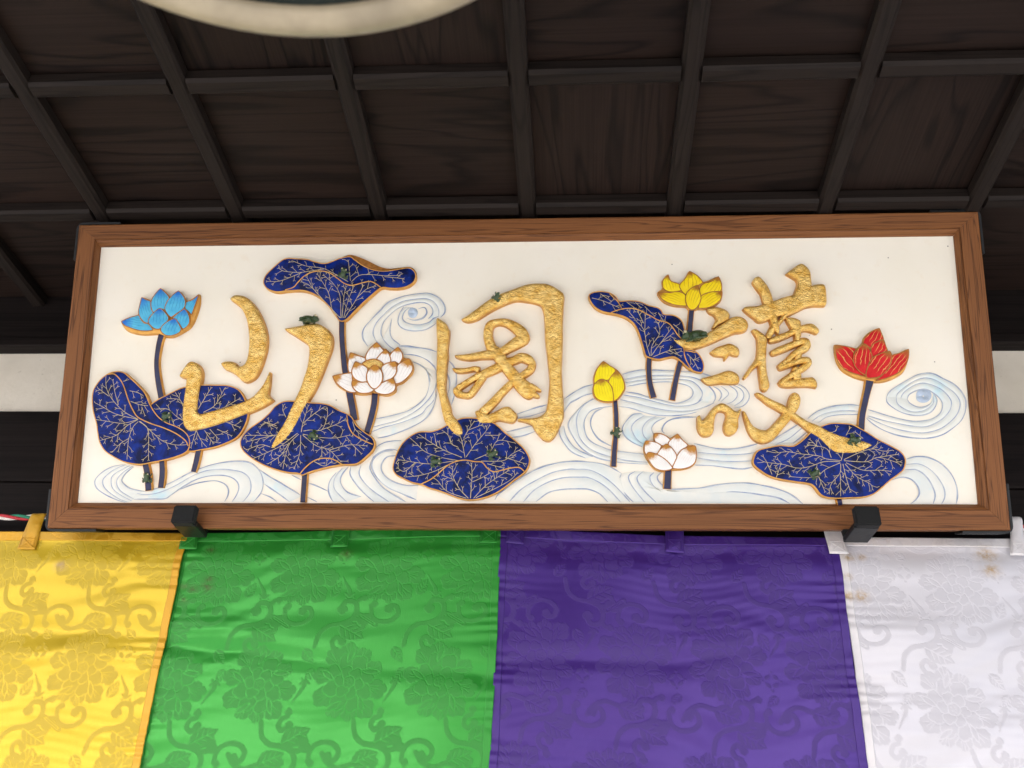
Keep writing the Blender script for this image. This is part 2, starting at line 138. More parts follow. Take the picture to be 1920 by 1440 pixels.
4582]]],[0,[[3526,4724],[3552,4606],[3578,4456],[3543,4349],[3458,4243],[3347,4245],[3281,4395],[3307,4566],[3412,4672]]]]],["yellowbud",[[1675,3227],[1791,3142],[1932,3047],[2030,2901],[2071,2714],
[2025,2611],[1932,2488],[1840,2443],[1679,2433],[1529,2496],[1470,2635],[1492,2790],[1494,2925],[1557,3092]],[[0,[[1672,3215],[1789,3131],[1898,3036],[1805,2871],[1643,2830],[1490,2779],[1492,2914],
[1555,3080]]],[0,[[1929,3036],[2027,2890],[2067,2704],[2021,2601],[1929,2478],[1838,2437],[1832,2684],[1763,2809],[1826,2933]]],[0,[[1613,2861],[1743,2809],[1831,2664],[1848,2437],[1677,2428],[1527,
2490],[1468,2624],[1490,2759]]]]],["whitebud",[[2455,1669],[2623,1649],[2617,1810],[2766,1800],[2902,1708],[3054,1799],[3139,1687],[3245,1587],[3373,1566],[3387,1406],[3362,1266],[3261,1177],[3102,
1133],[2905,1123],[2766,1099],[2610,1143],[2514,1263],[2438,1388],[2422,1548]],[[0,[[2612,1802],[2761,1792],[2897,1701],[2895,1640],[2814,1580],[2715,1581],[2618,1651]]],[0,[[3048,1791],[3133,1680],
[3238,1579],[3106,1460],[3025,1380],[2968,1440],[2864,1600],[2936,1701]]],[0,[[2450,1662],[2618,1641],[2735,1571],[2652,1420],[2514,1441],[2453,1381],[2416,1461],[2418,1561]]],[0,[[3326,1565],[3375,
1539],[3380,1399],[3355,1260],[3254,1170],[3096,1131],[2929,1141],[2962,1260],[3025,1380],[3127,1500]]],[0,[[2824,1600],[2931,1520],[3015,1380],[2983,1280],[2924,1171],[2825,1280],[2651,1400],[2713,
1500]]],[0,[[2504,1441],[2651,1400],[2806,1300],[2924,1161],[2899,1121],[2761,1098],[2605,1141],[2509,1261],[2453,1381]]]]],["red",[[6107,3516],[6288,3494],[6493,3440],[6629,3543],[6677,3658],[6804,
3771],[6958,3843],[6991,3749],[7022,3634],[7052,3498],[7082,3374],[7122,3384],[7155,3301],[7326,3351],[7470,3422],[7456,3247],[7348,3001],[7171,2875],[6970,2804],[6812,2795],[6599,2837],[6388,2910],
[6199,3045],[6114,3257]],[[0,[[6092,3504],[6273,3481],[6477,3428],[6429,3304],[6466,3118],[6617,2892],[6453,2934],[6262,3017],[6133,3162],[6095,3327]]],[0,[[6941,3830],[6974,3736],[7005,3621],[6851,
3549],[6764,3426],[6671,3509],[6613,3531],[6661,3645],[6787,3758]]],[0,[[7003,3600],[7034,3486],[7064,3361],[6914,3321],[6751,3250],[6749,3364],[6789,3508]]],[0,[[7452,3410],[7439,3255],[7367,3092],
[7219,2949],[6996,2848],[6797,2799],[6965,2951],[7098,3155],[7137,3289],[7308,3339]]],[0,[[6642,3520],[6714,3426],[6761,3260],[6682,3117],[6619,2912],[6515,2974],[6425,3098],[6417,3263],[6485,3397]]],
[0,[[7095,3371],[7127,3278],[7096,3134],[7007,2991],[6841,2870],[6644,2851],[6620,2933],[6681,3096],[6770,3240],[6914,3321]]]]]],"lip":[[-3777,5296],[-3609,5372],[-3462,5441],[-3377,5463],[-3248,5434],
[-3008,5331],[-2791,5217],[-2597,5159],[-2364,5174],[-2173,5191],[-2066,5141],[-2025,5030],[-2082,4976],[-2485,4981],[-2910,4986],[-3346,5213]],"waves":[[[[-7679,1240],[-7885,1199],[-8085,1086],[-8208,
942],[-8173,799],[-8025,686],[-7784,574],[-7569,503]],[[-7636,1240],[-7838,1148],[-7995,1024],[-8059,922],[-8015,799],[-7900,696],[-7701,574],[-7528,513]],[[-7550,1220],[-7731,1127],[-7869,1024],
[-7890,922],[-7845,778],[-7687,656],[-7446,534]],[[-7486,1209],[-7664,1086],[-7768,963],[-7767,840],[-7672,717],[-7496,615],[-7408,574]],[[-7465,1199],[-7620,1065],[-7683,942],[-7633,860],[-7510,778],
[-7339,737],[-7213,723]]],[[[-7212,717],[-7048,748],[-6866,809],[-6625,921],[-6365,1064],[-6123,1167],[-5858,1248],[-5590,1289],[-5382,1299],[-5194,1278],[-5043,1186],[-4931,1043],[-4890,880],[-4911,
717],[-5005,576],[-5063,519]],[[-7462,707],[-7207,656],[-6960,686],[-6757,758],[-6517,880],[-6278,1023],[-6035,1115],[-5746,1146],[-5496,1125],[-5306,1084],[-5175,982],[-5125,839],[-5136,697],[-5230,
556],[-5269,519]],[[-7408,564],[-7117,575],[-6805,575],[-6686,646],[-6509,778],[-6271,921],[-6027,1003],[-5738,1033],[-5528,992],[-5398,900],[-5358,778],[-5401,636],[-5475,519]]],[[[-6508,758],[-6245,
860],[-6000,911],[-5813,921],[-5643,860],[-5564,758],[-5566,636],[-5620,523]]],[[[-4987,1145],[-4772,1002],[-4516,859],[-4114,627]],[[-4866,859],[-4610,697],[-4354,520]]],[[[-4917,677],[-4749,616],
[-4600,524]]],[[[-4003,879],[-3836,819],[-3617,722]]],[[[-4010,607],[-3822,520]]],[[[-4340,1032],[-4150,940]]],[[[-2953,3570],[-3058,3743],[-3055,3916],[-2934,4088],[-2730,4304],[-2567,4477],[-2316,
4584],[-2063,4636],[-1788,4655],[-1608,4582],[-1511,4494],[-1445,4373],[-1449,4243],[-1525,4152]],[[-2804,3698],[-2858,3849],[-2806,4043],[-2643,4237],[-2479,4388],[-2271,4496],[-2018,4537],[-1849,
4546],[-1712,4507],[-1615,4419],[-1559,4287],[-1567,4168]],[[-2665,3740],[-2705,3869],[-2659,4064],[-2516,4236],[-2351,4365],[-2142,4440],[-1932,4470],[-1773,4431],[-1687,4332],[-1684,4223],[-1766,
4127]]],[[[-2077,4363],[-2182,4342],[-2264,4255],[-2281,4125],[-2173,4038],[-1962,4003],[-1753,4055],[-1661,4136],[-1557,4179]],[[-2267,4386],[-2347,4213],[-2363,4039],[-2254,3930],[-2043,3885],[-1834,
3905],[-1679,3985],[-1596,4049]]],[[[-2180,4276],[-2150,4341],[-2077,4363],[-2002,4329],[-1979,4253],[-2009,4177],[-2081,4145],[-2156,4189],[-2180,4272]],[[-2078,4254],[-2076,4260],[-2072,4260],[-2067,
4254],[-2067,4249],[-2071,4245],[-2076,4245],[-2080,4251],[-2078,4254]]],[[[-1971,4340],[-1845,4360],[-1800,4251],[-1881,4143],[-2049,4101],[-2197,4146]]],[[[-2804,3698],[-2662,3546],[-2490,3416],
[-2322,3394]],[[-2665,3740],[-2581,3631],[-2452,3523],[-2261,3457]],[[-2493,4149],[-2527,3911],[-2480,3738],[-2329,3608],[-2318,3571],[-2108,3548],[-1835,3524],[-1688,3491],[-1583,3448]]],[[[-2318,
3593],[-2066,3558],[-1793,3513],[-1583,3458]],[[-2229,3410],[-1999,3387],[-1788,3300],[-1639,3172],[-1574,3044]]],[[[-2058,3259],[-1910,3195],[-1783,3088],[-1717,2918],[-1723,2729],[-1790,2541],[-1931,
2395],[-2134,2271],[-2380,2199],[-2585,2152],[-2738,2129]],[[-1596,3065],[-1575,2875],[-1608,2686],[-1707,2519],[-1888,2332],[-2091,2198],[-2335,2085],[-2406,2065],[-2794,1963]],[[-1566,2665],[-1624,
2477],[-1765,2332],[-1865,2209],[-2170,2075],[-2415,2003],[-2619,1952],[-2832,1860]],[[-1565,2603],[-1641,2332],[-1800,2105],[-2043,1961],[-2287,1858],[-2490,1787],[-2695,1746]]],[[[-1372,3297],[-1266,
3190],[-1201,3042],[-1188,2873],[-1214,2621],[-1272,2392]],[[-1373,3043],[-1318,2874],[-1323,2706],[-1358,2580]]],[[[-2739,1551],[-2598,1643],[-2435,1684],[-2230,1697]],[[-2811,1285],[-2733,1408],
[-2552,1509],[-2389,1526],[-2265,1488]]],[[[-2811,1285],[-2827,1163],[-2739,1001],[-2569,798],[-2362,658],[-2115,522]],[[-3003,1214],[-3027,1041],[-2898,859],[-2708,698],[-2438,521]],[[-3197,1194],
[-3201,1041],[-3081,859],[-2911,678],[-2722,521]]],[[[-3238,1194],[-3355,1062],[-3390,920],[-3323,778],[-3196,677],[-2970,617]],[[-3360,1164],[-3495,981],[-3508,798],[-3421,677],[-3251,521]],[[-3479,
1082],[-3594,900],[-3607,738],[-3560,597],[-3506,520]]],[[[-2263,1407],[-2487,1387],[-2595,1264],[-2601,1122],[-2494,980],[-2308,879],[-2083,829],[-1880,835]],[[-2388,1505],[-2592,1473],[-2752,1346],
[-2787,1193],[-2678,980],[-2468,798],[-2200,678],[-1913,558]]],[[[-22,2201],[284,2303],[579,2389]],[[9,2129],[284,2179],[538,2257]]],[[[-203,1862],[41,1913],[345,1994]],[[-121,1749],[122,1789],[365,
1875]]],[[[1475,2785],[1301,2734],[1138,2652],[903,2497]],[[1472,2608],[1299,2568],[1136,2485],[1014,2414],[901,2238]]],[[[1461,2505],[1257,2361],[1134,2237],[1032,2114],[986,1991],[1030,1848],[1149,
1644],[1288,1501],[1487,1380],[1726,1309],[2084,1258],[2481,1233]],[[1542,2521],[1338,2422],[1195,2268],[1143,2093],[1155,1909],[1210,1725],[1349,1562],[1568,1440],[1826,1369],[2084,1302],[2482,1268]],
[[1833,2348],[1661,2334],[1438,2277],[1315,2134],[1283,1970],[1331,1765],[1450,1643],[1629,1562],[1789,1500],[2127,1455],[2426,1422]]],[[[1661,2318],[1498,2236],[1415,2082],[1433,1908],[1552,1724],
[1730,1612],[1850,1561]]],[[[798,1972],[828,1787],[927,1604],[1067,1461],[1306,1350]],[[899,1971],[929,1807],[1028,1634],[1188,1492],[1447,1376]]],[[[2036,2980],[2281,3041],[2444,3061],[2768,3048],
[3071,3036],[3373,3013],[3573,2981],[3753,2927]],[[2075,2875],[2360,2936],[2664,2955],[2968,2953],[3270,2930],[3449,2888],[3607,2804]]],[[[2075,2875],[2360,2936],[2664,2955],[2968,2953],[3270,2930],
[3449,2888],[3607,2804],[3714,2700],[3784,2596],[3796,2493],[3742,2401]],[[2084,2813],[2399,2863],[2723,2882],[3066,2880],[3327,2847],[3465,2753],[3550,2618],[3537,2535],[3453,2412]]],[[[2084,2813],
[2399,2863],[2723,2882],[3066,2880],[3327,2847],[3465,2753],[3550,2618],[3526,2494],[3412,2392],[3190,2352],[2950,2363],[2651,2437],[2351,2521],[2029,2574]],[[2113,2740],[2438,2800],[2883,2829],[3164,
2786],[3323,2722],[3380,2619],[3336,2516],[3193,2434],[3011,2398],[2812,2452],[2552,2516],[2352,2583],[2091,2636]]],[[[2029,2574],[2351,2521],[2651,2437],[2950,2363],[3190,2352],[3412,2392],[3556,
2484]],[[1987,2481],[2248,2418],[2548,2334],[2847,2271],[3147,2249],[3388,2269],[3590,2330],[3773,2411]],[[1944,2347],[2185,2315],[2505,2211],[2784,2169],[3145,2178],[3426,2228]]],[[[4228,2790],[4364,
2696],[4438,2572],[4413,2449],[4309,2347],[4147,2302]],[[4087,2770],[4264,2697],[4339,2572],[4293,2449],[4149,2348]],[[4047,2760],[4183,2666],[4218,2553],[4133,2440],[4011,2385]],[[3906,2740],[4022,
2646],[4049,2574],[3966,2492],[3893,2427]],[[3765,2730],[3882,2657],[3922,2554],[3854,2441]]],[[[2384,2212],[2223,2182],[2100,2069],[2017,1927],[2054,1784],[2192,1662],[2389,1560]],[[2443,2170],[2280,
2069],[2188,1946],[2225,1804],[2312,1682],[2410,1620]],[[2663,2149],[2501,2068],[2397,1925],[2414,1783],[2492,1691]],[[2843,2128],[2661,2047],[2568,1925],[2604,1802]]],[[[3423,2136],[3143,2127],[2942,
2087],[2820,2005],[2766,1883],[2815,1822]]],[[[3356,1628],[3562,1577],[3798,1526],[4035,1516],[4313,1555],[4552,1619]],[[3419,1457],[3676,1432],[4011,1412],[4307,1423],[4485,1451]],[[3396,1356],[3612,
1316],[3907,1285],[4202,1285],[4438,1295]],[[3352,1216],[3667,1206],[4000,1166],[4255,1145],[4433,1171]]],[[[5513,2097],[5678,2218],[5880,2299],[6120,2349],[6357,2358],[6503,2337]],[[5589,2046],[5753,
2157],[5954,2223],[6212,2247],[6476,2235]],[[5705,2015],[5870,2126],[6109,2172],[6466,2174]]],[[[4729,1625],[4983,1775],[5187,1896],[5391,2027]],[[4895,1604],[5137,1714],[5343,1875],[5467,1976]],
[[5211,1624],[5375,1754],[5499,1854]]],[[[7013,2508],[7059,2589],[7184,2691],[7390,2813],[7596,2924],[7776,2964],[7931,2943],[8081,2860],[8249,2767],[8375,2643],[8457,2480],[8466,2359],[8432,2197],
[8339,2037],[8172,1897],[7968,1777],[7692,1718],[7421,1729],[7153,1780],[6888,1881],[6665,2043],[6611,2104]],[[7190,2507],[7235,2588],[7382,2710],[7588,2832],[7768,2872],[7941,2830],[8127,2706],[8290,
2562],[8363,2400],[8317,2218],[8186,2057],[7959,1897],[7661,1818],[7391,1839],[7123,1900],[6858,2002],[6631,2114]],[[7276,2486],[7333,2588],[7500,2710],[7662,2770],[7837,2749],[8043,2645],[8167,2502],
[8205,2380],[8142,2219],[7973,2058],[7710,1938],[7439,1949],[7170,2001],[6901,2062],[6643,2144]],[[7392,2465],[7439,2557],[7592,2638],[7751,2657],[7881,2585],[7990,2483],[8038,2361],[7985,2199],[7819,
2079],[7524,2035],[7235,2081],[6948,2163],[6652,2266]]],[[[7013,2508],[7015,2406],[7115,2304],[7265,2212],[7456,2161],[7651,2160],[7811,2220],[7909,2341],[7939,2463],[7881,2585]],[[7190,2507],[7200,
2385],[7309,2283],[7461,2221],[7637,2231],[7779,2301],[7876,2402],[7876,2524]],[[7392,2465],[7435,2384],[7566,2312],[7702,2312],[7825,2382]]],[[[7563,2526],[7591,2617],[7711,2657],[7825,2616],[7846,
2514],[7769,2413],[7650,2393],[7567,2444],[7563,2521]],[[7681,2525],[7691,2535],[7701,2535],[7710,2525],[7709,2515],[7699,2504],[7689,2505],[7680,2515],[7681,2523]]],[[[7272,1322],[7469,1365],[7680,
1351],[7902,1242],[8077,1044],[8153,829],[8155,634],[8122,482]],[[7274,1223],[7497,1232],[7682,1143],[7822,986],[7920,790],[7924,614],[7855,478]],[[7247,1124],[7449,1124],[7613,1006],[7713,829],[7755,
653],[7703,482]],[[6962,927],[7169,986],[7339,947],[7444,829],[7472,692],[7405,575],[7292,482]]],[[[-375,638],[-116,838],[184,1039],[485,1180],[787,1260],[1088,1290],[1326,1279],[1565,1249],[1764,
1188],[1980,1058]],[[-134,535],[85,758],[385,938],[686,1079],[986,1139],[1124,1139],[1364,1128],[1582,1038],[1798,878],[1974,699],[2128,525]],[[126,523],[325,738],[605,898],[885,978],[1185,988],[1362,
978],[1580,878],[1756,739],[1951,525]],[[365,527],[605,699],[884,758],[1183,768],[1360,758],[1557,679],[1713,524]]],[[[1980,1058],[1938,938],[1975,778],[2110,600],[2197,517]],[[2239,1097],[2119,1017],
[2136,898],[2232,739],[2404,517]],[[2398,1097],[2277,997],[2294,878],[2428,699],[2621,511]],[[2596,1077],[2515,997],[2551,858],[2685,719],[2899,630],[3193,600],[3449,610],[3686,660],[3981,709],[4274,
699],[4565,660],[4892,601],[5090,494]],[[2734,1077],[2653,997],[2680,898],[2805,788],[2943,759],[3199,768],[3494,788],[3751,838],[3988,867],[4282,877],[4573,838],[4891,759],[5119,660],[5332,488]]],
[[[-415,559],[-355,658],[-236,758]]]],"frogs":[[-4121,4107,349,0,"side"],[-3466,5039,213,70,"top"],[-6829,2167,208,10,"top"],[-7140,968,195,90,"top"],[-3900,1769,206,-40,"top"],[-1531,1270,213,0,
"top"],[-453,1411,213,20,"top"],[-398,4518,179,60,"top"],[3436,3693,453,195,"side"],[1896,1834,192,60,"top"],[6302,1659,219,-20,"top"],[5538,1040,198,30,"top"]],"inner":[[-8514,495],[8509,480],[8533,
5709],[-8556,5716]],"groove":[[-8609,381],[8645,371],[8605,5816],[-8617,5833]],"outer":[[-9000,0],[9000,0],[9000,6162],[-9000,6162]],"ctop":{"yellow":[[-12966,23129],[-11629,23156],[-9747,23167],
[-7834,23166]],"green":[[-7940,23154],[-7623,23191],[-5919,23234],[-4880,23280],[-3930,23313],[-1526,23385]],"purple":[[-1588,23373],[2,23303],[1546,23238],[4911,23230]],"white":[[4723,23293],[5043,
23264],[7936,23267],[9735,23268]]},"tabs":{"yellow":[[[-11083,23495],[-10782,23498],[-10749,22779],[-11110,22774]]],"green":[[[-7918,23436],[-7559,23440],[-7477,22821],[-7829,22816]],[[-4876,23503],
[-4525,23506],[-4511,22914],[-4832,22888]],[[-1924,23534],[-1591,23537],[-1609,23027],[-1937,23023]]],"purple":[[[-1424,23539],[-1082,23543],[-1096,23006],[-1434,23030]],[[1606,23538],[1961,23542],
[1923,22868],[1585,22885]]],"white":[[[4559,23570],[4857,23573],[4954,22887],[4604,22882]],[[8055,23629],[8256,23620],[8159,22899],[7846,22894]]]},"stain":{"white":[[7476,22624,11],[7469,22934,14],
[5071,22100,10],[4841,22086,9],[4953,22848,8],[5194,22841,6],[4877,22462,6]],"green":[[-4542,22818,9],[-7226,22849,7],[-7130,22250,6],[-7138,22090,9],[-7398,22033,7],[-7598,22083,6],[-7527,21820,5]],
"yellow":[[-10126,22445,9]],"purple":[]},"lantern":[-0.2274,0.2454,2.3,0.296]}''')

# ---------------------------------------------------------------- node helpers
class MT:
    def __init__(s, name):
        s.m = bpy.data.materials.new(name); s.m.use_nodes = True
        s.t = s.m.node_tree; s.b = s.t.nodes['Principled BSDF']
    def n(s, typ, ins=None, **kw):
        nd = s.t.nodes.new('ShaderNode' + typ)
        for k, v in kw.items(): setattr(nd, k, v)
        for k, v in (ins or {}).items(): s.put(nd.inputs[k], v)
        return nd
    def put(s, sock, v):
        if isinstance(v, bpy.types.NodeSocket): s.t.links.new(v, sock)
        elif isinstance(v, bpy.types.Node): s.t.links.new(v.outputs[0], sock)
        else:
            if isinstance(v, (tuple, list)) and len(v) == 3 and sock.type == 'RGBA': v = (*v, 1)
            sock.default_value = v
    def set(s, **kw):
        for k, v in kw.items(): s.put(s.b.inputs[k.replace('_', ' ')], v)
        return s
    def mix(s, f, a, b, mode='MIX'):
        nd = s.t.nodes.new('ShaderNodeMix'); nd.data_type = 'RGBA'; nd.blend_type = mode
        s.put(nd.inputs[0], f); s.put(nd.inputs[6], a); s.put(nd.inputs[7], b)
        return nd.outputs[2]
    def ramp(s, f, stops, interp='LINEAR'):
        nd = s.t.nodes.new('ShaderNodeValToRGB'); cr = nd.color_ramp; cr.interpolation = interp
        while len(cr.elements) < len(stops): cr.elements.new(.5)
        for e, (p, c) in zip(cr.elements, stops):
            e.position = p; e.color = (c, c, c, 1) if not isinstance(c, tuple) else (*c, 1)
        s.put(nd.inputs[0], f); return nd.outputs[0]
    def coord(s, scale=(1, 1, 1), loc=None, out='Object', rotz=0):
        tc = s.n('TexCoord'); mp = s.n('Mapping', {'Vector': tc.outputs[out], 'Scale': scale, 'Rotation': (0, 0, rotz)})
        if loc is not None: s.put(mp.inputs['Location'], loc)
        return mp.outputs[0]
    def noise(s, vec, scale, detail=4, rough=.55, dist=0):
        return s.n('TexNoise', {'Vector': vec, 'Scale': scale, 'Detail': detail, 'Roughness': rough, 'Distortion': dist}).outputs[0]
    def math(s, op, a, b=0., clamp=False):
        nd = s.n('Math', operation=op, use_clamp=clamp); s.put(nd.inputs[0], a); s.put(nd.inputs[1], b); return nd.outputs[0]
    def attr(s, name): return s.n('Attribute', attribute_name=name).outputs['Fac']
    def bump(s, h, dist, strength=1.):
        s.put(s.b.inputs['Normal'], s.n('Bump', {'Height': h, 'Distance': dist, 'Strength': strength}).outputs[0]); return s

def simple(name, c, rough=.5, metal=0., var=.15, sc_=60, bump=0.):
    m = MT(name); v = m.coord()
    nz = m.noise(v, sc_, 5)
    f = m.ramp(nz, [(.3, 1 - var), (.7, 1 + var)])
    m.set(Base_Color=m.mix(1., c, f, 'MULTIPLY'), Roughness=rough, Metallic=metal)
    if bump: m.bump(nz, bump)
    return m.m

def wood(name, axis, dark, light, rough=.35, scale=1., contrast=1., coat=0., rnd=False, st_=.045, spec=.14):
    """plain-sawn wood, grain running along the given object axis"""
    m = MT(name)
    st = [1, 1, 1]; st[axis] = st_
    loc = None
    if rnd:
        r_ = m.n('ObjectInfo').outputs['Random']
        loc = m.n('CombineXYZ', {'X': m.math('MULTIPLY', r_, 37.), 'Y': m.math('MULTIPLY', r_, 91.), 'Z': m.math('MULTIPLY', r_, 3.)}).outputs[0]
    v = m.coord(tuple(st), loc)
    warp = m.noise(v, 9 * scale, 3, .5, .4)
    rings = m.math('FRACT', m.math('MULTIPLY', warp, 13.))
    ring = m.ramp(rings, [(0., .0), (.10, .35), (.22, .85), (.8, 1.), (1., .0)])
    st2 = [1, 1, 1]; st2[axis] = .012
    fib = m.noise(m.coord(tuple(st2), loc), 420 * scale, 3, .6)
    blot = m.noise(v, 3.2 * scale, 3)
    f = m.math('MULTIPLY', ring, m.ramp(fib, [(.3, .55), (.65, 1.)]))
    f = m.math('ADD', m.math('MULTIPLY', f, .75 * contrast), m.math('MULTIPLY', m.math('SUBTRACT', blot, .35), .7), True)
    m.set(Base_Color=m.mix(f, dark, light), Roughness=m.ramp(fib, [(.3, rough + .15), (.7, rough)]))
    m.b.inputs['Specular IOR Level'].default_value = spec; m.b.inputs['Coat Weight'].default_value = coat; m.b.inputs['Coat Roughness'].default_value = .25
    m.bump(f, .0006, .35)
    return m.m

M = {}
FD, FL = (.075, .026, .008), (.265, .106, .033)
M['rail_u'] = wood('frame_wood_along', 0, FD, FL, .42, 4.6, 1., 0, st_=.028, spec=.25)
M['rail_v'] = wood('frame_wood_upright', 1, FD, FL, .42, 4.6, 1., 0, st_=.028, spec=.25)
CD, CL = (.0048, .0032, .0026), (.0240, .0142, .0106)
M['ceil_x'] = wood('ceiling_wood', 0, CD, CL, .45, .62, .85, 0, True, st_=.13)
M['batten_y'] = wood('batten_wood_long', 1, (.007, .0053, .0044), (.0215, .0158, .0128), .5, 1.6, .9, 0, True)
M['batten_x'] = wood('batten_wood_cross', 0, (.007, .0053, .0044), (.0215, .0158, .0128), .5, 1.6, .9, 0, True)
M['beam'] = wood('beam_wood', 0, (.0025, .0016, .0014), (.010, .0068, .006), .6, .8, .9, 0, True)
M['iron'] = simple('black_iron', (.012, .014, .015), .45, .4, .3, 90, .0003)
M['iron_front'] = simple('black_rubber', (.004, .005, .005), .9, 0, .3, 200, .0005)
M['green_metal'] = simple('lantern_green', (.001, .009, .006), .7, 0, .3, 20)
M['cream_ring'] = simple('lantern_hoop_paint', (.34, .29, .195), .35, 0, .3, 14)
M['ground'] = simple('pale_paving', (.39, .395, .40), .9, 0, .2, .8)
M['dark_room'] = simple('dark_interior', (.01, .01, .01), .9)

def panel_mat():
    m = MT('cream_lacquer'); v = m.coord()
    big = m.noise(v, 5, 3); mid = m.noise(v, 45, 4)
    c = m.mix(m.ramp(big, [(.35, 0.), (.65, 1.)]), (.83, .80, .675), (.85, .825, .72))
    c = m.mix(m.ramp(mid, [(.60, 0.), (.75, .35)]), c, (.80, .72, .56))
    c = m.mix(m.ramp(m.noise(v, 2.3, 6, .62), [(.52, 0.), (.70, .35)]), c, (.72, .66, .53))
    scr = m.noise(m.coord((1, 5, 1), None, 'Object', .35), 28, 5, .7, 1.5)
    c = m.mix(m.ramp(scr, [(.70, 0.), (.74, .25), (.78, 0.)]), c, (.62, .56, .44))
    sp = m.n('TexVoronoi', {'Vector': v, 'Scale': 26., 'Randomness': 1.})
    dot = m.ramp(sp.outputs['Distance'], [(0., 1.), (.028, 1.), (.04, 0.)])
    pick = m.ramp(m.n('SeparateColor', {'Color': sp.outputs['Color']}).outputs[0], [(.62, 0.), (.64, 1.)])
    c = m.mix(m.math('MULTIPLY', m.math('MULTIPLY', dot, pick), .8), c, (.08, .06, .04))
    m.set(Base_Color=c, Roughness=.42).bump(m.noise(v, 30, 5), .0008, .5)
    return m.m
M['panel'] = panel_mat()

def gold_mat(name, rough, leaf):
    m = MT(name); v = m.coord()
    n1 = m.noise(v, 330 if leaf else 120, 7, .74, .8); n2 = m.noise(v, 60, 4)
    c = m.mix(m.ramp(n2, [(.35, 0.), (.65, 1.)]), (.76, .455, .09) if leaf else (.55, .27, .055), (.98, .72, .255) if leaf else (.70, .39, .095))
    n3 = m.noise(v, 150, 4, .6, 2.2)
    h = m.math('ADD', m.math('MULTIPLY', n1, .55), m.math('MULTIPLY', n3, .65))
    if leaf: c = m.mix(m.ramp(h, [(.45, .85), (.58, 0.)]), c, (.56, .28, .045))
    m.set(Base_Color=c, Metallic=.78 if leaf else .6, Roughness=rough)  .bump(h, .0036 if leaf else .0006, .8)
    return m.m
M['gold'] = gold_mat('gold_leaf', .27, True)
M['gold_edge'] = gold_mat('gold_paint_edge', .42, False)
M['vein'] = simple('pale_gold_line', (.50, .425, .24), .4, .25, .2, 150)
M['rim'] = simple('copper_gold_line', (.36, .15, .03), .4, .4, .35, 120)
M['stem'] = simple('navy_paint', (.010, .014, .060), .4, 0, .35, 60, .0004)

def lapis():
    m = MT('lapis_blue'); v = m.coord()
    a = m.noise(v, 34, 5, .62, .3); b = m.noise(v, 120, 4)
    c = m.mix(m.ramp(a, [(.38, 0.), (.52, .55), (.68, 1.)]), (.002, .006, .045), (.003, .026, .255))
    c = m.mix(m.ramp(b, [(.62, 0.), (.78, .5)]), c, (.008, .07, .44))
    m.set(Base_Color=c, Roughness=.36, Specular_IOR_Level=.16).bump(b, .0006, .6)
    return m.m
M['leaf'] = lapis()

def petal_mat(name, body, body2, tip, t0, t1, line, ls, lsc, rough=.4):
    m = MT(name); v = m.coord()
    n1 = m.noise(v, 130, 4)
    pu, pv = m.attr('pu'), m.attr('pv')
    c = m.mix(m.ramp(m.noise(v, 55, 3), [(.35, 0.), (.65, 1.)]), body, body2)
    # brushed lines running from tip to base
    ph = m.math('ADD', m.math('MULTIPLY', pv, lsc), m.math('MULTIPLY', m.noise(v, 60, 2), 1.1))
    ln = m.ramp(m.math('FRACT', ph), [(0., 1.), (.09, .9), (.16, 0.), (.97, 0.), (1., 1.)])
    win = m.ramp(m.math('ADD', pu, m.math('MULTIPLY', n1, .4)), [(.30, 0.), (.42, 1.), (.80, 1.), (.95, 0.)])
    c = m.mix(m.math('MULTIPLY', m.math('MULTIPLY', ln, win), ls), c, line)
    tf = m.ramp(m.math('ADD', pu, m.math('MULTIPLY', m.math('SUBTRACT', m.noise(v, 210, 2), .5), .22)), [(t0, 1.), (t1, 0.)])
    c = m.mix(tf, c, tip)
    m.set(Base_Color=c, Roughness=rough, Specular_IOR_Level=.22).bump(m.math('ADD', n1, m.math('MULTIPLY', ln, .3)), .0005, .6)
    return m.m
M['p_blue'] = petal_mat('blue_petal', (.06, .38, .66), (.10, .50, .72), (.02, .16, .60), .10, .42, (.02, .18, .42), .75, 6)
M['p_white'] = petal_mat('white_petal', (.83, .82, .78), (.88, .87, .84), (.50, .235, .035), .22, .36, (.45, .43, .40), .5, 5)
M['p_yellow'] = petal_mat('yellow_petal', (.80, .60, .005), (.86, .68, .01), (.36, .15, .02), .13, .30, (.42, .22, .01), .85, 6)
M['p_yellowbud'] = petal_mat('yellow_bud_petal', (.80, .66, .005), (.86, .74, .01), (.38, .17, .02), .12, .30, (.52, .36, .01), .6, 7)
M['p_whitebud'] = petal_mat('white_bud_petal', (.83, .82, .78), (.88, .87, .84), (.48, .22, .035), .19, .34, (.55, .50, .45), .4, 8)
M['p_red'] = petal_mat('red_petal', (.50, .005, .010), (.62, .014, .018), (.36, .15, .03), .06, .24, (.72, .40, .12), .9, 4)

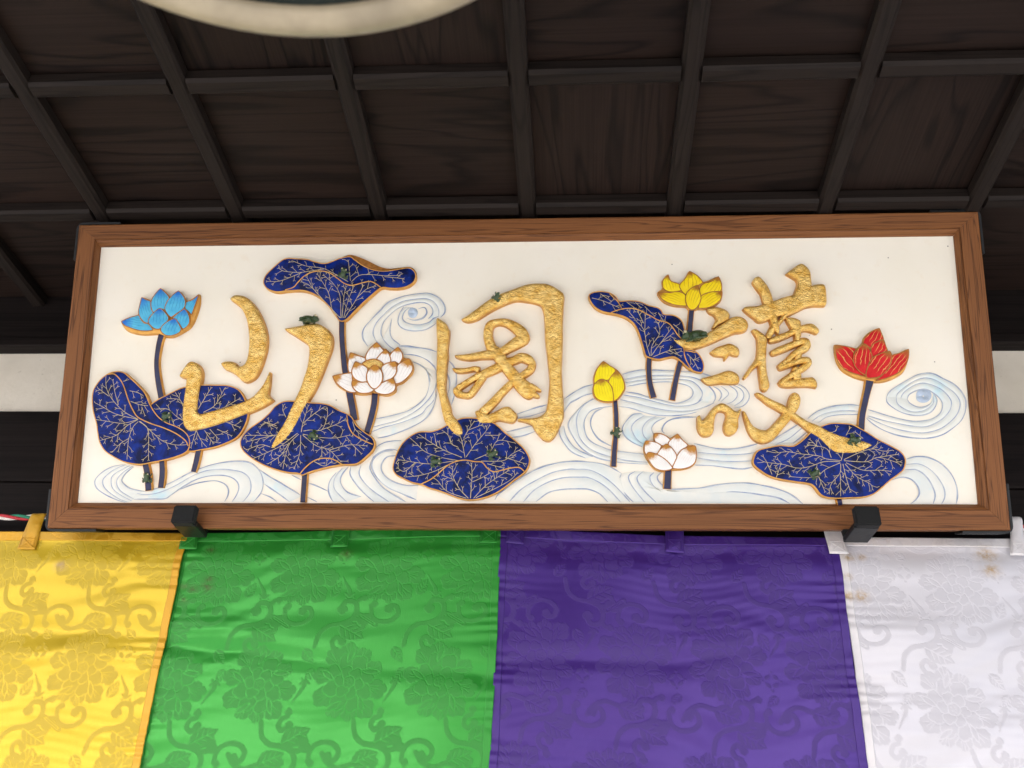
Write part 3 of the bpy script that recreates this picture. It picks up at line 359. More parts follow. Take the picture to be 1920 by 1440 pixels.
def wave_mat():
    m = MT('wave_wash'); v = m.coord()
    a = m.noise(v, 14, 4); b = m.noise(v, 60, 4)
    c = m.mix(m.ramp(a, [(.35, 0.), (.62, 1.)]), (.78, .78, .70), (.66, .715, .69))
    c = m.mix(m.ramp(m.noise(v, 9, 4, .6), [(.60, 0.), (.72, .8)]), c, (.42, .68, .78))
    m.set(Base_Color=c, Roughness=.45).bump(b, .0006, .5)
    return m.m
M['wave'] = wave_mat()
def wline_mat():
    m = MT('wave_line_paint'); v = m.coord()
    c = m.mix(m.ramp(m.noise(v, 40, 4, .6), [(.32, 0.), (.66, 1.)]), (.20, .28, .45), (.46, .51, .57))
    m.set(Base_Color=c, Roughness=.5)
    return m.m
M['wave_line'] = wline_mat()
def wcore():
    return simple('wave_core_paint', (.42, .52, .64), .5, 0, .25, 60)
M['wave_core'] = wcore()
def frog_mat():
    m = MT('frog_green'); v = m.coord()
    c = m.mix(m.ramp(m.noise(v, 130, 4), [(.45, 0.), (.55, 1.)]), (.012, .030, .013), (.055, .11, .045))
    c = m.mix(m.ramp(m.noise(v, 210, 2), [(.66, 0.), (.69, 1.)]), c, (.35, .32, .16))
    m.set(Base_Color=c, Roughness=.3).bump(m.noise(v, 300, 3), .0004, .5)
    return m.m
M['frog'] = frog_mat()
M['frog_eye'] = simple('frog_eye', (.55, .50, .32), .3)

# ---------------------------------------------------------------- object helpers
def link(o, parent=None):
    col.objects.link(o)
    if parent is not None: o.parent = parent
    return o
def tag(o, label=None, cat=None, group=None, kind=None):
    for k, v in (('label', label), ('category', cat), ('group', group), ('kind', kind)):
        if v: o[k] = v
    return o
def empty(name, loc=(0, 0, 0), parent=None):
    o = bpy.data.objects.new(name, None); o.empty_display_size = .05; o.location = loc
    return link(o, parent)
def mesh(name, vs, fs, mats, parent=None, midx=None, smooth=True, loc=(0, 0, 0)):
    me = bpy.data.meshes.new(name)
    me.from_pydata([tuple(map(float, v)) for v in vs], [], [tuple(int(i) for i in f_) for f_ in fs])
    for m_ in (mats if isinstance(mats, (list, tuple)) else [mats]): me.materials.append(m_)
    if midx is not None: me.polygons.foreach_set('material_index', list(midx))
    me.polygons.foreach_set('use_smooth', [smooth] * len(me.polygons))
    me.update()
    o = bpy.data.objects.new(name, me); o.location = loc
    return link(o, parent)
def box(name, x0, x1, y0, y1, z0, z1, m, parent=None, bev=0.):
    bm = bmesh.new(); bmesh.ops.create_cube(bm, size=1)
    for v in bm.verts: v.co = Vector((x0 + (v.co.x + .5) * (x1 - x0), y0 + (v.co.y + .5) * (y1 - y0), z0 + (v.co.z + .5) * (z1 - z0)))
    if bev: bmesh.ops.bevel(bm, geom=bm.edges[:], offset=bev, segments=2, affect='EDGES', profile=.5)
    me = bpy.data.meshes.new(name); bm.to_mesh(me); bm.free(); me.materials.append(m)
    return link(bpy.data.objects.new(name, me), parent)

def catmull(P, closed, ds):
    """smooth a traced line and resample it about every ds"""
    P = np.asarray(P, float); n = len(P)
    if n < 3 and not closed:
        L = np.linalg.norm(P[-1, :2] - P[0, :2]); k = max(2, int(L / ds) + 1)
        return P[0] + (P[-1] - P[0]) * np.linspace(0, 1, k)[:, None]
    out = []
    for i in range(n if closed else n - 1):
        p0 = P[(i - 1) % n] if (closed or i > 0) else 2 * P[0] - P[1]
        p1 = P[i]; p2 = P[(i + 1) % n]
        p3 = P[(i + 2) % n] if (closed or i + 2 < n) else 2 * P[-1] - P[-2]
        t = np.linspace(0, 1, 9)[:-1, None]
        # sharp corners stay sharp
        a, b = p1[:2] - p0[:2], p2[:2] - p1[:2]; c = p3[:2] - p2[:2]
        def ca(q, r): return q @ r / (np.linalg.norm(q) * np.linalg.norm(r) + 1e-9)
        m1 = (p2 - p0) / 2 * (1 if ca(a, b) > .2 else 0.25); m2 = (p3 - p1) / 2 * (1 if ca(b, c) > .2 else 0.25)
        out.append((2 * t**3 - 3 * t**2 + 1) * p1 + (t**3 - 2 * t**2 + t) * m1 + (-2 * t**3 + 3 * t**2) * p2 + (t**3 - t**2) * m2)
    Q = np.concatenate(out + ([] if closed else [P[-1:]]))
    if closed: Q = np.concatenate([Q, Q[:1]])
    seg = np.linalg.norm(np.diff(Q[:, :2], axis=0), axis=1); s = np.concatenate([[0], np.cumsum(seg)])
    k = max(3 if closed else 2, int(round(s[-1] / ds)) + 1)
    x = np.linspace(0, s[-1], k + (1 if closed else 0))
    if closed: x = x[:-1]
    return np.stack([np.interp(x, s, Q[:, j]) for j in range(Q.shape[1])], 1)
def inside(P, poly):
    a = poly; b = np.roll(poly, -1, 0); r = np.zeros(len(P), bool)
    for (x0, y0), (x1, y1) in zip(a, b):
        if y0 == y1: continue
        c = (P[:, 1] > min(y0, y1)) & (P[:, 1] <= max(y0, y1))
        r ^= c & (P[:, 0] < x0 + (P[:, 1] - y0) * (x1 - x0) / (y1 - y0))
    return r
def bdist(P, poly, closed=True):
    a = poly if closed else poly[:-1]; b = np.roll(poly, -1, 0) if closed else poly[1:]
    d = b - a; L = (d * d).sum(1) + 1e-12; best = np.full(len(P), 1e9)
    for i in range(len(a)):
        t = np.clip(((P - a[i]) @ d[i]) / L[i], 0, 1)
        best = np.minimum(best, np.linalg.norm(P - a[i] - t[:, None] * d[i], axis=1))
    return best
PZ = -.015                                       # the panel lies this far behind the front of the frame
def area(P): return .5 * np.sum(P[:, 0] * np.roll(P[:, 1], -1) - np.roll(P[:, 0], -1) * P[:, 1])

def relief(name, outline, edge, top, rad, parent, mats, sp=.004, base=0., flare=0., rough=0., extra=None, rimw=0.):
    """a carved, raised shape: outline in metres on the board, heights above the panel; vertical side walls"""
    P = catmull(outline, True, sp * .7)
    if area(P) < 0: P = P[::-1].copy()
    lo, hi = P.min(0), P.max(0)
    gx, gy = np.meshgrid(np.arange(lo[0], hi[0], sp), np.arange(lo[1], hi[1], sp * .866))
    gx = gx + (np.arange(gx.shape[0]) % 2)[:, None] * sp * .5
    G = np.stack([gx.ravel(), gy.ravel()], 1)
    G = G[inside(G, P)]
    if len(G): G = G[bdist(G, P) > sp * .45]
    A = np.concatenate([P, G]) if len(G) else P
    vs, es, fs, *_ = geometry.delaunay_2d_cdt([Vector(p) for p in A], [], [list(range(len(P)))], 1, 1e-7)
    V = np.array([(v.x, v.y) for v in vs])
    d = bdist(V, P)
    def hf(Q, dq=None):
        dq = bdist(Q, P) if dq is None else dq
        k = np.clip(dq / rad, 0, 1)
        h = edge + (top - edge) * np.sqrt(1 - (1 - k)**2)
        if extra is not None: h = h + extra(Q) * np.clip(dq / .01, 0, 1)
        return h
    H = hf(V, d)
    if rough:
        for i, (p, q) in enumerate(zip(V, d)):
            a = min(1, q / .002)
            H[i] += rough * a * (noise.noise(Vector((p[0] * 190, p[1] * 190, 3))) + .6 * noise.noise(Vector((p[0] * 420, p[1] * 420, 9))))
    verts = [(p[0], p[1], PZ + h) for p, h in zip(V, H)]
    faces = []; mi = []
    for f_ in fs:
        a, b, c = [V[i] for i in f_[:3]]
        cr = (b[0] - a[0]) * (c[1] - a[1]) - (b[1] - a[1]) * (c[0] - a[0])
        faces.append(f_ if cr > 0 else f_[::-1]); mi.append(0)
    # walls
    nrm = np.roll(P, -1, 0) - np.roll(P, 1, 0); nrm = np.stack([nrm[:, 1], -nrm[:, 0]], 1); nrm /= np.linalg.norm(nrm, axis=1)[:, None] + 1e-12
    o0 = len(verts); nP = len(P)
    He = hf(P, np.zeros(nP))
    for p, h in zip(P, He): verts.append((p[0], p[1], PZ + h))
    for p, q in zip(P, nrm): verts.append((p[0] + q[0] * flare, p[1] + q[1] * flare, PZ + base))
    for i in range(nP):
        j = (i + 1) % nP
        faces.append((o0 + i, o0 + nP + i, o0 + nP + j, o0 + j)); mi.append(1)
    o = mesh(name, verts, faces, mats, parent, mi)
    return o, P, hf

def ribbon_geo(line, wid, hf, vs, fs, lift=.0004, closed=False, ridge=.0003):
    """a slightly ridged painted line laid over a surface"""
    L = np.asarray(line, float); n = len(L)
    d = np.roll(L, -1, 0) - np.roll(L, 1, 0) if closed else np.gradient(L, axis=0)
    nn = np.stack([-d[:, 1], d[:, 0]], 1); nn /= np.linalg.norm(nn, axis=1)[:, None] + 1e-12
    wv = np.broadcast_to(np.asarray(wid, float), (n,))[:, None] / 2
    A, B = L - nn * wv, L + nn * wv
    ha = hf(L) + lift
    o = len(vs)
    for i in range(n):
        vs += [(A[i, 0], A[i, 1], PZ + ha[i] - .0002), (L[i, 0], L[i, 1], PZ + ha[i] + ridge), (B[i, 0], B[i, 1], PZ + ha[i] - .0002)]
    for i in range(n if closed else n - 1):
        a, b = o + 3 * i, o + 3 * ((i + 1) % n)
        fs += [(a, b, b + 1, a + 1), (a + 1, b + 1, b + 2, a + 2)]

def sweep(name, line, parent, mats, edge, top, flat=False, ds=.004, rough=0., base=0., flare=0., rimw=0.):
    """a raised band along a traced centre line whose third column is its width"""
    L = catmull(line, False, ds); n = len(L)
    d = np.gradient(L[:, :2], axis=0); nn = np.stack([-d[:, 1], d[:, 0]], 1); nn /= np.linalg.norm(nn, axis=1)[:, None] + 1e-12
    T = [-1, -.92, -.78, -.6, -.4, -.2, 0, .2, .4, .6, .78, .92, 1] if not flat else [-1, -1 + rimw, -.5, 0, .5, 1 - rimw, 1]
    # rounded ends on brush strokes
    W = L[:, 2] / 2
    if not flat:
        s = np.concatenate([[0], np.cumsum(np.linalg.norm(np.diff(L[:, :2], axis=0), axis=1))])
        for q in (s, s[-1] - s):
            k = np.clip(q / np.maximum(W.mean() * .8, 1e-4), 0, 1); W = W * (.35 + .65 * np.sqrt(1 - (1 - k)**2))
    vs, fs, mi = [], [], []; m = len(T) + 2
    for i in range(n):
        row = [(T[0], None)] + [(t, 1) for t in T] + [(T[-1], None)]
        for k, (t, q) in enumerate(row):
            fl = (0 if q else flare) * (1 if t > 0 else -1)
            p = L[i, :2] + nn[i] * (t * W[i] + fl)
            if q is None: h = base
            elif flat: h = top - (0 if abs(t) < 1 else (top - edge))
            else:
                h = edge + (top - edge) * math.sqrt(max(0, 1 - t * t)) * (min(1, W[i] / .008 + .3))
                if rough and abs(t) < 1: h += rough * (noise.noise(Vector((p[0] * 190, p[1] * 190, 3))) + .6 * noise.noise(Vector((p[0] * 420, p[1] * 420, 9))))
            vs.append((p[0], p[1], PZ + h))
    for i in range(n - 1):
        for k in range(m - 1):
            a = i * m + k; fs.append((a, a + m, a + m + 1, a + 1)[::-1])
            wall = k in (0, m - 2) or (flat and k in (1, m - 3)); mi.append(1 if wall else 0)
    for e in (0, (n - 1) * m):
        fs.append(tuple(range(e, e + m)) if e else tuple(range(m))[::-1]); mi.append(1)
    return mesh(name, vs, fs, mats, parent, mi)
def uv(pts): return np.asarray(pts, float) * 1e-4

# ================================================================ SETTING
mesh('ground', [(-40, -40, 0), (40, -40, 0), (40, 12, 0), (-40, 12, 0)], [(0, 1, 2, 3)], M['ground'])
bpy.data.objects['ground']['kind'] = 'structure'
FY = 1.74                                         # front of the facade
ZC = 2.900                                        # underside of the ceiling battens
def beam(name, x0, x1, y0, y1, z0, z1, m, bev=.004):
    o = box(name, x0, x1, y0, y1, z0, z1, m, None, bev); o['kind'] = 'structure'; return o
beam('upper_beam', -2.2, 2.0, FY - .012, FY + .15, 2.806, 3.0, M['beam'])
beam('wall_molding', -2.2, 2.0, FY - .022, FY + .1, 2.782, 2.8055, M['beam'], .003)
def plaster():
    m = MT('old_plaster'); v = m.coord()
    c = m.mix(m.ramp(m.noise(v, 6, 4), [(.35, 0.), (.65, 1.)]), (.62, .58, .48), (.74, .70, .60))
    c = m.mix(m.ramp(m.noise(v, 70, 3), [(.68, 0.), (.74, .5)]), c, (.35, .31, .24))
    m.set(Base_Color=c, Roughness=.8).bump(m.noise(v, 30, 6, .65), .004, .5)
    return m.m
beam('plaster_wall', -2.2, 2.0, FY + .012, FY + .1, 2.60, 2.79, plaster(), 0)
lint = beam('lintel_beam', -2.2, 2.0, FY, FY + .15, 2.449, 2.622, M['beam'], .004)
beam('lower_lintel', -2.2, 2.0, FY - .001, FY + .15, 2.16, 2.4465, M['beam'], .003)
beam('back_wall', -2.2, 2.0, FY + .16, FY + .2, 0.01, 2.9, M['dark_room'], 0)

ceil = box('ceiling', -2.2, 2.0, -.35, FY + .15, ZC + .045, ZC + .09, M['beam']); ceil['kind'] = 'structure'
RX = [-.992 - .29 * k for k in (3, 2, 1)] + [-.992, -.706, -.409, -.107, .186, .480, .763, 1.055, 1.35, 1.64]
CY = [-.19, .13, .45, .775, 1.094, 1.419]
def batten(name, along, L, m):
    # bottom edges chamfered, like the planed battens above the board
    wd, hg, ch = .034, .026, .006
    pr = [(-wd / 2, hg), (-wd / 2, ch), (-wd / 2 + ch, 0), (wd / 2 - ch, 0), (wd / 2, ch), (wd / 2, hg)]
    vs = []
    for e in (0, L):
        for a, b in pr: vs.append((a, e, b) if along == 'y' else (e, a, b))
    n = len(pr); fs = [(i, (i + 1) % n, n + (i + 1) % n, n + i) for i in range(n)] + [tuple(range(n))[::-1], tuple(range(n, 2 * n))]
    if along == 'y': fs = [f_[::-1] for f_ in fs]
    return mesh(name, vs, fs, m, ceil, None, False)
rb0 = None
for x in RX:
    if rb0 is None: o = rb0 = batten('ceiling_batten', 'y', FY - .013 + .34, M['batten_y'])
    else: o = link(rb0.copy(), ceil)
    o.location = (x, -.34, ZC)
xb = {}; rng = random.Random(4)
for yy in CY:
    for a, b in zip(RX[:-1], RX[1:]):
        L = round(b - a - .034 - .0015, 4)
        if L not in xb: o = xb[L] = batten('cross_batten', 'x', L, M['batten_x'])
        else: o = link(xb[L].copy(), ceil)
        o.location = (a + .0178, yy, ZC - .0015 + rng.uniform(-.0008, .0008))
bd0 = {}
ys = CY + [FY + .02]
for i, (y0, y1) in enumerate(zip([-.34] + CY, ys)):
    for j, (a, b) in enumerate(zip(RX[:-1], RX[1:])):
        w_, h_ = round(b - a - .02, 3), round(y1 - y0 - .02, 3)
        turn = rng.random() < .4
        key = (h_, w_) if turn else (w_, h_)
        if key not in bd0:
            bm = bmesh.new(); bmesh.ops.create_cube(bm, size=1)
            for v in bm.verts: v.co = Vector((v.co.x * key[0], v.co.y * key[1], v.co.z * .008))
            me = bpy.data.meshes.new('ceiling_board'); bm.to_mesh(me); bm.free(); me.materials.append(M['ceil_x'])
            o = bd0[key] = link(bpy.data.objects.new('ceiling_board', me), ceil)
        else: o = link(bd0[key].copy(), ceil)
        o.location = ((a + b) / 2, (y0 + y1) / 2, ZC + .026 + .005 + rng.uniform(0, .003))
        o.rotation_euler = (rng.uniform(-.006, .006), rng.uniform(-.006, .006), math.pi / 2 if turn else 0)

# ================================================================ SIGNBOARD
sb = empty('signboard')
sb.matrix_world = Matrix.Translation([-0.12087, 1.63702, 2.30668]) @ Matrix([[0.999768, -0.00938, 0.019403], [0.014986, -0.344463, -0.93868], [0.015489, 0.938753, -0.344242]]).to_4x4()
tag(sb, 'long cream signboard in brown wooden frame with raised gold characters and lotus plants', 'signboard')
inn, gro, out = uv(DATA['inner']), uv(DATA['groove']), uv(DATA['outer'])
def toward(a, b, d):                              # rectangle a moved d metres towards rectangle b
    c = np.zeros_like(a)
    for i in range(4):
        sx = np.sign(b[i, 0] - a[i, 0]); sy = np.sign(b[i, 1] - a[i, 1]); c[i] = a[i] + np.array([sx, sy]) * d
    return c
prof = [(toward(out, inn, .001), -.048), (out, -.046), (out, -.0035), (toward(out, inn, .0012), -.0008), (toward(out, inn, .0035), 0.), (toward(gro, out, .0015), 0.), (toward(gro, out, .0006), -.0022), (toward(gro, inn, .0006), -.0022), (toward(gro, inn, .0016), -.0006),
        (gro + (inn - gro) * .45, -.0032), (gro + (inn - gro) * .85, -.0095), (inn, -.0115), (inn, PZ - .002), (toward(inn, out, .02), PZ - .002)]
MG = .00025                                       # open mitre joints
for k in range(4):
    a, b = k, (k + 1) % 4
    d = out[b] - out[a]; d = d / np.linalg.norm(d)
    vs = []
    for r_, h in prof: vs += [(*(r_[a] + d * MG), h), (*(r_[b] - d * MG), h)]
    n = len(prof); fs = [(2 * i, 2 * i + 1, 2 * i + 3, 2 * i + 2) for i in range(n - 1)]
    fs += [(2 * n - 2, 2 * n - 1, 1, 0), tuple(2 * i for i in range(n)), tuple(2 * i + 1 for i in range(n))[::-1]]
    mesh('frame_rail', vs, fs, M['rail_u'] if k in (0, 2) else M['rail_v'], sb, None, False)
g = .006
pc = [inn[0] + (-g, -g), inn[1] + (g, -g), inn[2] + (g, g), inn[3] + (-g, g)]
mesh('panel', [(*p, PZ) for p in pc] + [(*p, PZ - .012) for p in pc], [(0, 1, 2, 3), (7, 6, 5, 4)] + [(i, 4 + i, 4 + (i + 1) % 4, (i + 1) % 4) for i in range(4)], M['panel'], sb, None, False)
VB = min(inn[0][1], inn[1][1]) + .0008
# black iron straps wrapped round the corners
def corner_strap(c, sx, sy, lx, ly):
    th, z0, z1, r = .0045, -.040, -.004, .008
    pts = [(lx, 0)] + [(r + (-r) * math.sin(q) , r - r * math.cos(q)) for q in np.linspace(0, math.pi / 2, 6)] + [(0, ly)]
    L = np.array(pts); d = np.gradient(L, axis=0); nn = np.stack([d[:, 1], -d[:, 0]], 1); nn /= np.linalg.norm(nn, axis=1)[:, None]
    if nn[0][1] > 0: nn = -nn
    vs = []
    for p, q in zip(L, nn):
        for rr, z in ((.0012, z0), (.0012 + th, z0), (.0012 + th, z1), (.0012, z1)):
            a = p + q * rr; vs.append((c[0] + sx * a[0], c[1] + sy * a[1], z))
    n = len(L); fs = [(0, 1, 2, 3), tuple(range(4 * n - 4, 4 * n))[::-1]]
    for i in range(n - 1):
        for k in range(4): fs.append((4 * i + k, 4 * i + 4 + k, 4 * i + 4 + (k + 1) % 4, 4 * i + (k + 1) % 4))
    o = mesh('corner_strap', vs, fs, M['iron'], sb, None, False)
corner_strap(out[0], 1, 1, .095, .075); corner_strap(out[1], -1, 1, .085, .085)
corner_strap(out[2], -1, -1, .09, .085); corner_strap(out[3], 1, -1, .085, .075)

# ---- painted waves: each band lofted between its traced lines
for bi, band in enumerate(DATA['waves']):
    lines = [uv(l) for l in band]
    for l in lines: l[:, 1] = np.maximum(l[:, 1], VB)
    off = .00006 * (bi % 9)
    core = len(band) == 2 and np.ptp(lines[1], axis=0).max() < .004
    wv = None
    if len(lines) > 1:
        vs, fs = [], []
        for a, b in zip(lines[:-1], lines[1:]):
            A, B = catmull(a, False, .002), catmull(b, False, .002)
            k = max(6, int(max(len(A), len(B)) / 2.2))
            rs = lambda Q: np.stack([np.interp(np.linspace(0, 1, k), np.linspace(0, 1, len(Q)), Q[:, j]) for j in (0, 1)], 1)
            A, B = rs(A), rs(B); o0 = len(vs)
            for i in range(k):
                for t in (0, .25, .5, .75, 1):
                    p = A[i] * (1 - t) + B[i] * t
                    endf = min(1, min(i, k - 1 - i) / 3)
                    vs.append((p[0], p[1], PZ + off + .0003 + endf * (.0004 + .0016 * math.sin(math.pi * t))))
            for i in range(k - 1):
                for t in range(4):
                    a0 = o0 + i * 5 + t; q = (a0, a0 + 5, a0 + 6, a0 + 1)
                    v0, v1, v2 = [np.array(vs[z][:2]) for z in q[:3]]
                    if np.cross(v1 - v0, v2 - v0) < 0: q = q[::-1]
                    fs.append(q)
        wv = mesh('wave', vs, fs, M['wave_core'] if core else M['wave'], sb)
    rng2 = random.Random(bi)
    if not core:
        for l in lines:
            vs, fs = [], []
            Q = catmull(l, False, .003); n = len(Q); s_ = rng2.uniform(0, 99)
            wid = np.array([.0026 * (1 + .75 * noise.noise(Vector((i * .11, s_, 0)))) * min(1, (min(i, n - 1 - i) + 1.5) / 6) for i in range(n)])
            ribbon_geo(Q, wid, lambda P_: np.full(len(P_), .0009 + off), vs, fs, .0002, False, .0003)
            mesh('wave_line', vs, fs, M['wave_line'], wv if wv else sb)

# ---- stems
for s in DATA['stems']:
    sweep('lotus_stem', uv(s), sb, [M['stem'], M['gold_edge']], .0062, .0072, True, .006, 0, 0, .0012, .14)

# ---- leaves
def twigs(main, poly, rnd, dens=.0085):
    """forked side veins along the traced main veins, kept apart and inside the leaf"""
    occ = []; res = []
    for l in main: occ += list(l[::2])
    def free(p, r_, skip):
        q = np.array(occ); dd = np.linalg.norm(q - p, axis=1); return np.all(dd[np.linalg.norm(q - skip, axis=1) > .007] > r_)
    def okk(p): return inside(p[None], poly)[0] and bdist(p[None], poly)[0] > .0035
    for l in main:
        n = len(l); s = 0; side = rnd.choice((-1, 1)); i = int(n * .22)
        step = max(2, int(dens / .0025))
        while i < n - 1:
            d = l[min(i + 1, n - 1)] - l[i - 1]; a0 = math.atan2(d[1], d[0]) + side * R(rnd.uniform(32, 58)); side = -side
            L = rnd.uniform(.007, .0155); p = l[i].copy(); tw = [p.copy()]; bend = rnd.uniform(-.25, .25); a = a0
            good = True
            for k in range(int(L / .0022)):
                a += bend * .3; p = p + .0022 * np.array([math.cos(a), math.sin(a)])
                if not okk(p) or (k > 1 and not free(p, .0036, l[i])): good = k > 2; break
                tw.append(p.copy())
            if len(tw) > 2 and good:
                res.append(np.array(tw)); occ += tw[1:]
                for sg in (-1, 1):
                    f_ = [tw[-1]]; aa = a + sg * R(rnd.uniform(30, 48)); q = tw[-1].copy()
                    for k in range(2): q = q + .0021 * np.array([math.cos(aa), math.sin(aa)]); aa -= sg * .28; f_.append(q.copy())
                    if okk(f_[-1]): res.append(np.array(f_)); occ += f_[1:]
            i += step + rnd.randint(-1, 1)
        e = l[-1]; d = l[-1] - l[-3] if n > 3 else l[-1] - l[0]; aa = math.atan2(d[1], d[0])
        for sg in (-1, 1):
            q = e + .003 * np.array([math.cos(aa + sg * .7), math.sin(aa + sg * .7)])
            if okk(q): res.append(np.array([e, q]))
    return res
LEAFL = ['blue lotus leaf behind the L-shaped gold stroke', 'blue lotus leaf folded over at the lower left corner', 'blue umbrella-shaped lotus leaf on a tall stem', 'blue lotus leaf under the tip of the long gold stroke', 'blue lotus leaf with a scalloped fold below the middle character', 'blue drooping lotus leaf with curled tips beside the yellow lotus', 'wavy blue lotus leaf under the red lotus']
rl = random.Random(11)
for li, (lv, o_, folds, veins) in enumerate(DATA['leaves']):
    ol = uv(o_); e = .0085 if lv == 1 else .0115
    fl = [catmull(uv(q), False, .003) for q in folds]
    ext = (lambda Q, fl=fl: sum(.0016 * np.exp(-(bdist(Q, q, False) / .006)**2) for q in fl) if fl else 0 * Q[:, 0])
    lf, P, hf = relief('lotus_leaf', ol, e, e + .0022, .03, sb, [M['leaf'], M['gold_edge']], .005, 0., .0018, 0, (lambda Q, ex_=ext: ex_(Q) + .0011 * np.array([noise.noise(Vector((p[0] * 28, p[1] * 28, 0))) for p in Q])))
    tag(lf, LEAFL[li])
    vs, fs = [], []
    inn_ = catmull(ol, True, .0035)
    ribbon_geo(inn_, .0021, hf, vs, fs, .0003, True, .0006)
    mesh('rim', vs, fs, M['gold_edge'], lf)
    for q in fl:
        vs, fs = [], []; ribbon_geo(q, .0021, hf, vs, fs, .0004, False, .0007); mesh('fold_edge', vs, fs, M['gold_edge'], lf)
    main = [catmull(uv(q), False, .0025) for q in veins]
    vs, fs = [], []
    for l in main:
        keep = inside(l, P); l = l[keep]
        if len(l) < 3: continue
        ribbon_geo(l, np.linspace(.0012, .0009, len(l)), hf, vs, fs, .0005, False, .0003)
    for l in twigs([l for l in main if len(l) > 3], P, rl, .0085 if li not in (2, 5) else .012):
        ribbon_geo(l, .00085, hf, vs, fs, .0005, False, .0003)
    mesh('vein', vs, fs, M['vein'], lf)['kind'] = 'stuff'
    if li == 2: relief('leaf_lip', uv(DATA['lip']), .0072, .0078, .004, lf, [M['rim'], M['rim']], .006, 0., .001)

# ---- flowers
FLL = {'blue': 'sky blue lotus flower', 'white': 'open white lotus flower with gold seed head', 'yellow': 'open yellow lotus flower', 'yellowbud': 'closed yellow lotus bud', 'whitebud': 'half-open white lotus bud', 'red': 'red lotus flower'}
def petal(name, outline, parent, m, edge, top, seed=False, pk=''):
    P0 = uv(outline); tip = P0[0].copy()
    o, P, hf = relief(name, P0, edge, top, .011, parent, [m, M['gold_edge'], M['rim']], .0035, .004, .0006)
    me = o.data; n = len(me.vertices)
    co = np.zeros(n * 3); me.vertices.foreach_get('co', co); co = co.reshape(-1, 3)[:, :2]
    cen = P.mean(0); ax = cen - tip; L = 2 * np.linalg.norm(ax) + 1e-6; ax = ax / np.linalg.norm(ax); pr = np.array([-ax[1], ax[0]])
    u_ = ((co - tip) @ ax) / max(1e-6, ((P - tip) @ ax).max()); v_ = ((co - tip) @ pr) / (np.ptp((P - tip) @ pr) + 1e-6)
    # fan the brush lines towards the tip and the base
    v2 = v_ / (.35 + .65 * np.sqrt(np.clip(4 * u_ * (1 - u_), .02, 1)))
    d = np.linalg.norm(co - tip, axis=1) / L
    for nm, val in (('pu', np.maximum(d, u_ * .8)), ('pv', v2 + 3)):
        at = me.attributes.new(nm, 'FLOAT', 'POINT'); at.data.foreach_set('value', val.astype(np.float32))
    vs, fs = [], []
    ribbon_geo(catmull(P0, True, .0025), {'p_white': .0027, 'p_whitebud': .0022}.get(pk, .0019), hf, vs, fs, .0003, True, .0004)
    bm = bmesh.new(); bm.from_mesh(me)
    base_i = len(bm.verts); nv = [bm.verts.new(v) for v in vs]
    for f_ in fs:
        q = bm.faces.new([nv[i] for i in f_]); q.material_index = 2; q.smooth = True
    bm.to_mesh(me); bm.free()
    return o
for kind, bk, ps in DATA['flowers']:
    fo, P, hf = relief('lotus_flower', uv(bk), .0075, .0085, .004, sb, [M['gold_edge'], M['gold_edge']], .006, 0., .0022)
    tag(fo, FLL[kind])
    for i, (seed, p) in enumerate(ps):
        h = .0098 + .0007 * i
        petal('seed_head' if seed else 'petal', p, fo, M['gold'] if seed else M['p_' + kind], h, h + .0012, seed, 'p_' + kind)

# ---- gold characters, read from right to left
CHL = {'go': 'right gold brush-written character of many strokes', 'kuni': 'middle gold brush-written character, an open box round a looped shape', 'yama': 'left gold brush-written character of three strokes'}
for k in ('go', 'kuni', 'yama'):
    ch = empty('gold_character', (0, 0, 0), sb); tag(ch, CHL[k])
    for i, (is_line, p) in enumerate(DATA['strokes'][k]):
        P = uv(p)
        if is_line: sweep('brush_stroke', P, ch, [M['gold'], M['gold_edge']], .0108 + .0002 * (i % 5), .0150 + .0003 * (i % 7), False, .0019, .0013, 0, .0008)
        else: relief('brush_stroke', P, .0120, .0162, .0060, ch, [M['gold'], M['gold_edge']], .0025, 0., .0012, .0008)

# ---- little frogs
def frog_mesh():
    bm = bmesh.new()
    def ell(c, r_, rz=0.):
        q = bmesh.ops.create_icosphere(bm, subdivisions=3, radius=1)
        mt = Matrix.Translation(c) @ Matrix.Rotation(rz, 4, 'Z') @ Matrix.Diagonal((*r_, 1))
        bmesh.ops.transform(bm, matrix=mt, verts=q['verts'])
    ell((-.08, 0, .30), (.42, .27, .22)); ell((.28, 0, .36), (.24, .24, .17)); ell((.42, 0, .33), (.13, .17, .10))
    for s in (-1, 1):
        ell((.30, s * .16, .50), (.09, .08, .09))
        ell((-.30, s * .27, .20), (.25, .11, .14), s * -.5); ell((-.15, s * .40, .10), (.24, .07, .07), s * .55); ell((-.30, s * .47, .05), (.13, .09, .05), s * .2); ell((-.44, s * .44, .05), (.10, .04, .04), s * .5)
        ell((.20, s * .28, .17), (.08, .10, .16), s * .4); ell((.30, s * .38, .07), (.15, .06, .06), s * .5); ell((.42, s * .42, .05), (.09, .07, .04))
    me = bpy.data.meshes.new('frog'); bm.to_mesh(me); bm.free()
    o = link(bpy.data.objects.new('tmp', me)); md = o.modifiers.new('r', 'REMESH'); md.mode = 'VOXEL'; md.voxel_size = .035
    sm = o.modifiers.new('s', 'SMOOTH'); sm.iterations = 2
    r_ = bpy.data.meshes.new_from_object(o.evaluated_get(bpy.context.evaluated_depsgraph_get()))
    bpy.data.objects.remove(o); r_.name = 'frog'; r_.materials.clear(); r_.materials.append(M['frog'])
    r_.polygons.foreach_set('use_smooth', [True] * len(r_.polygons))
    return r_
fm = frog_mesh()
bm = bmesh.new(); bmesh.ops.create_icosphere(bm, subdivisions=2, radius=.075); em = bpy.data.meshes.new('eye'); bm.to_mesh(em); bm.free(); em.materials.append(M['frog_eye'])
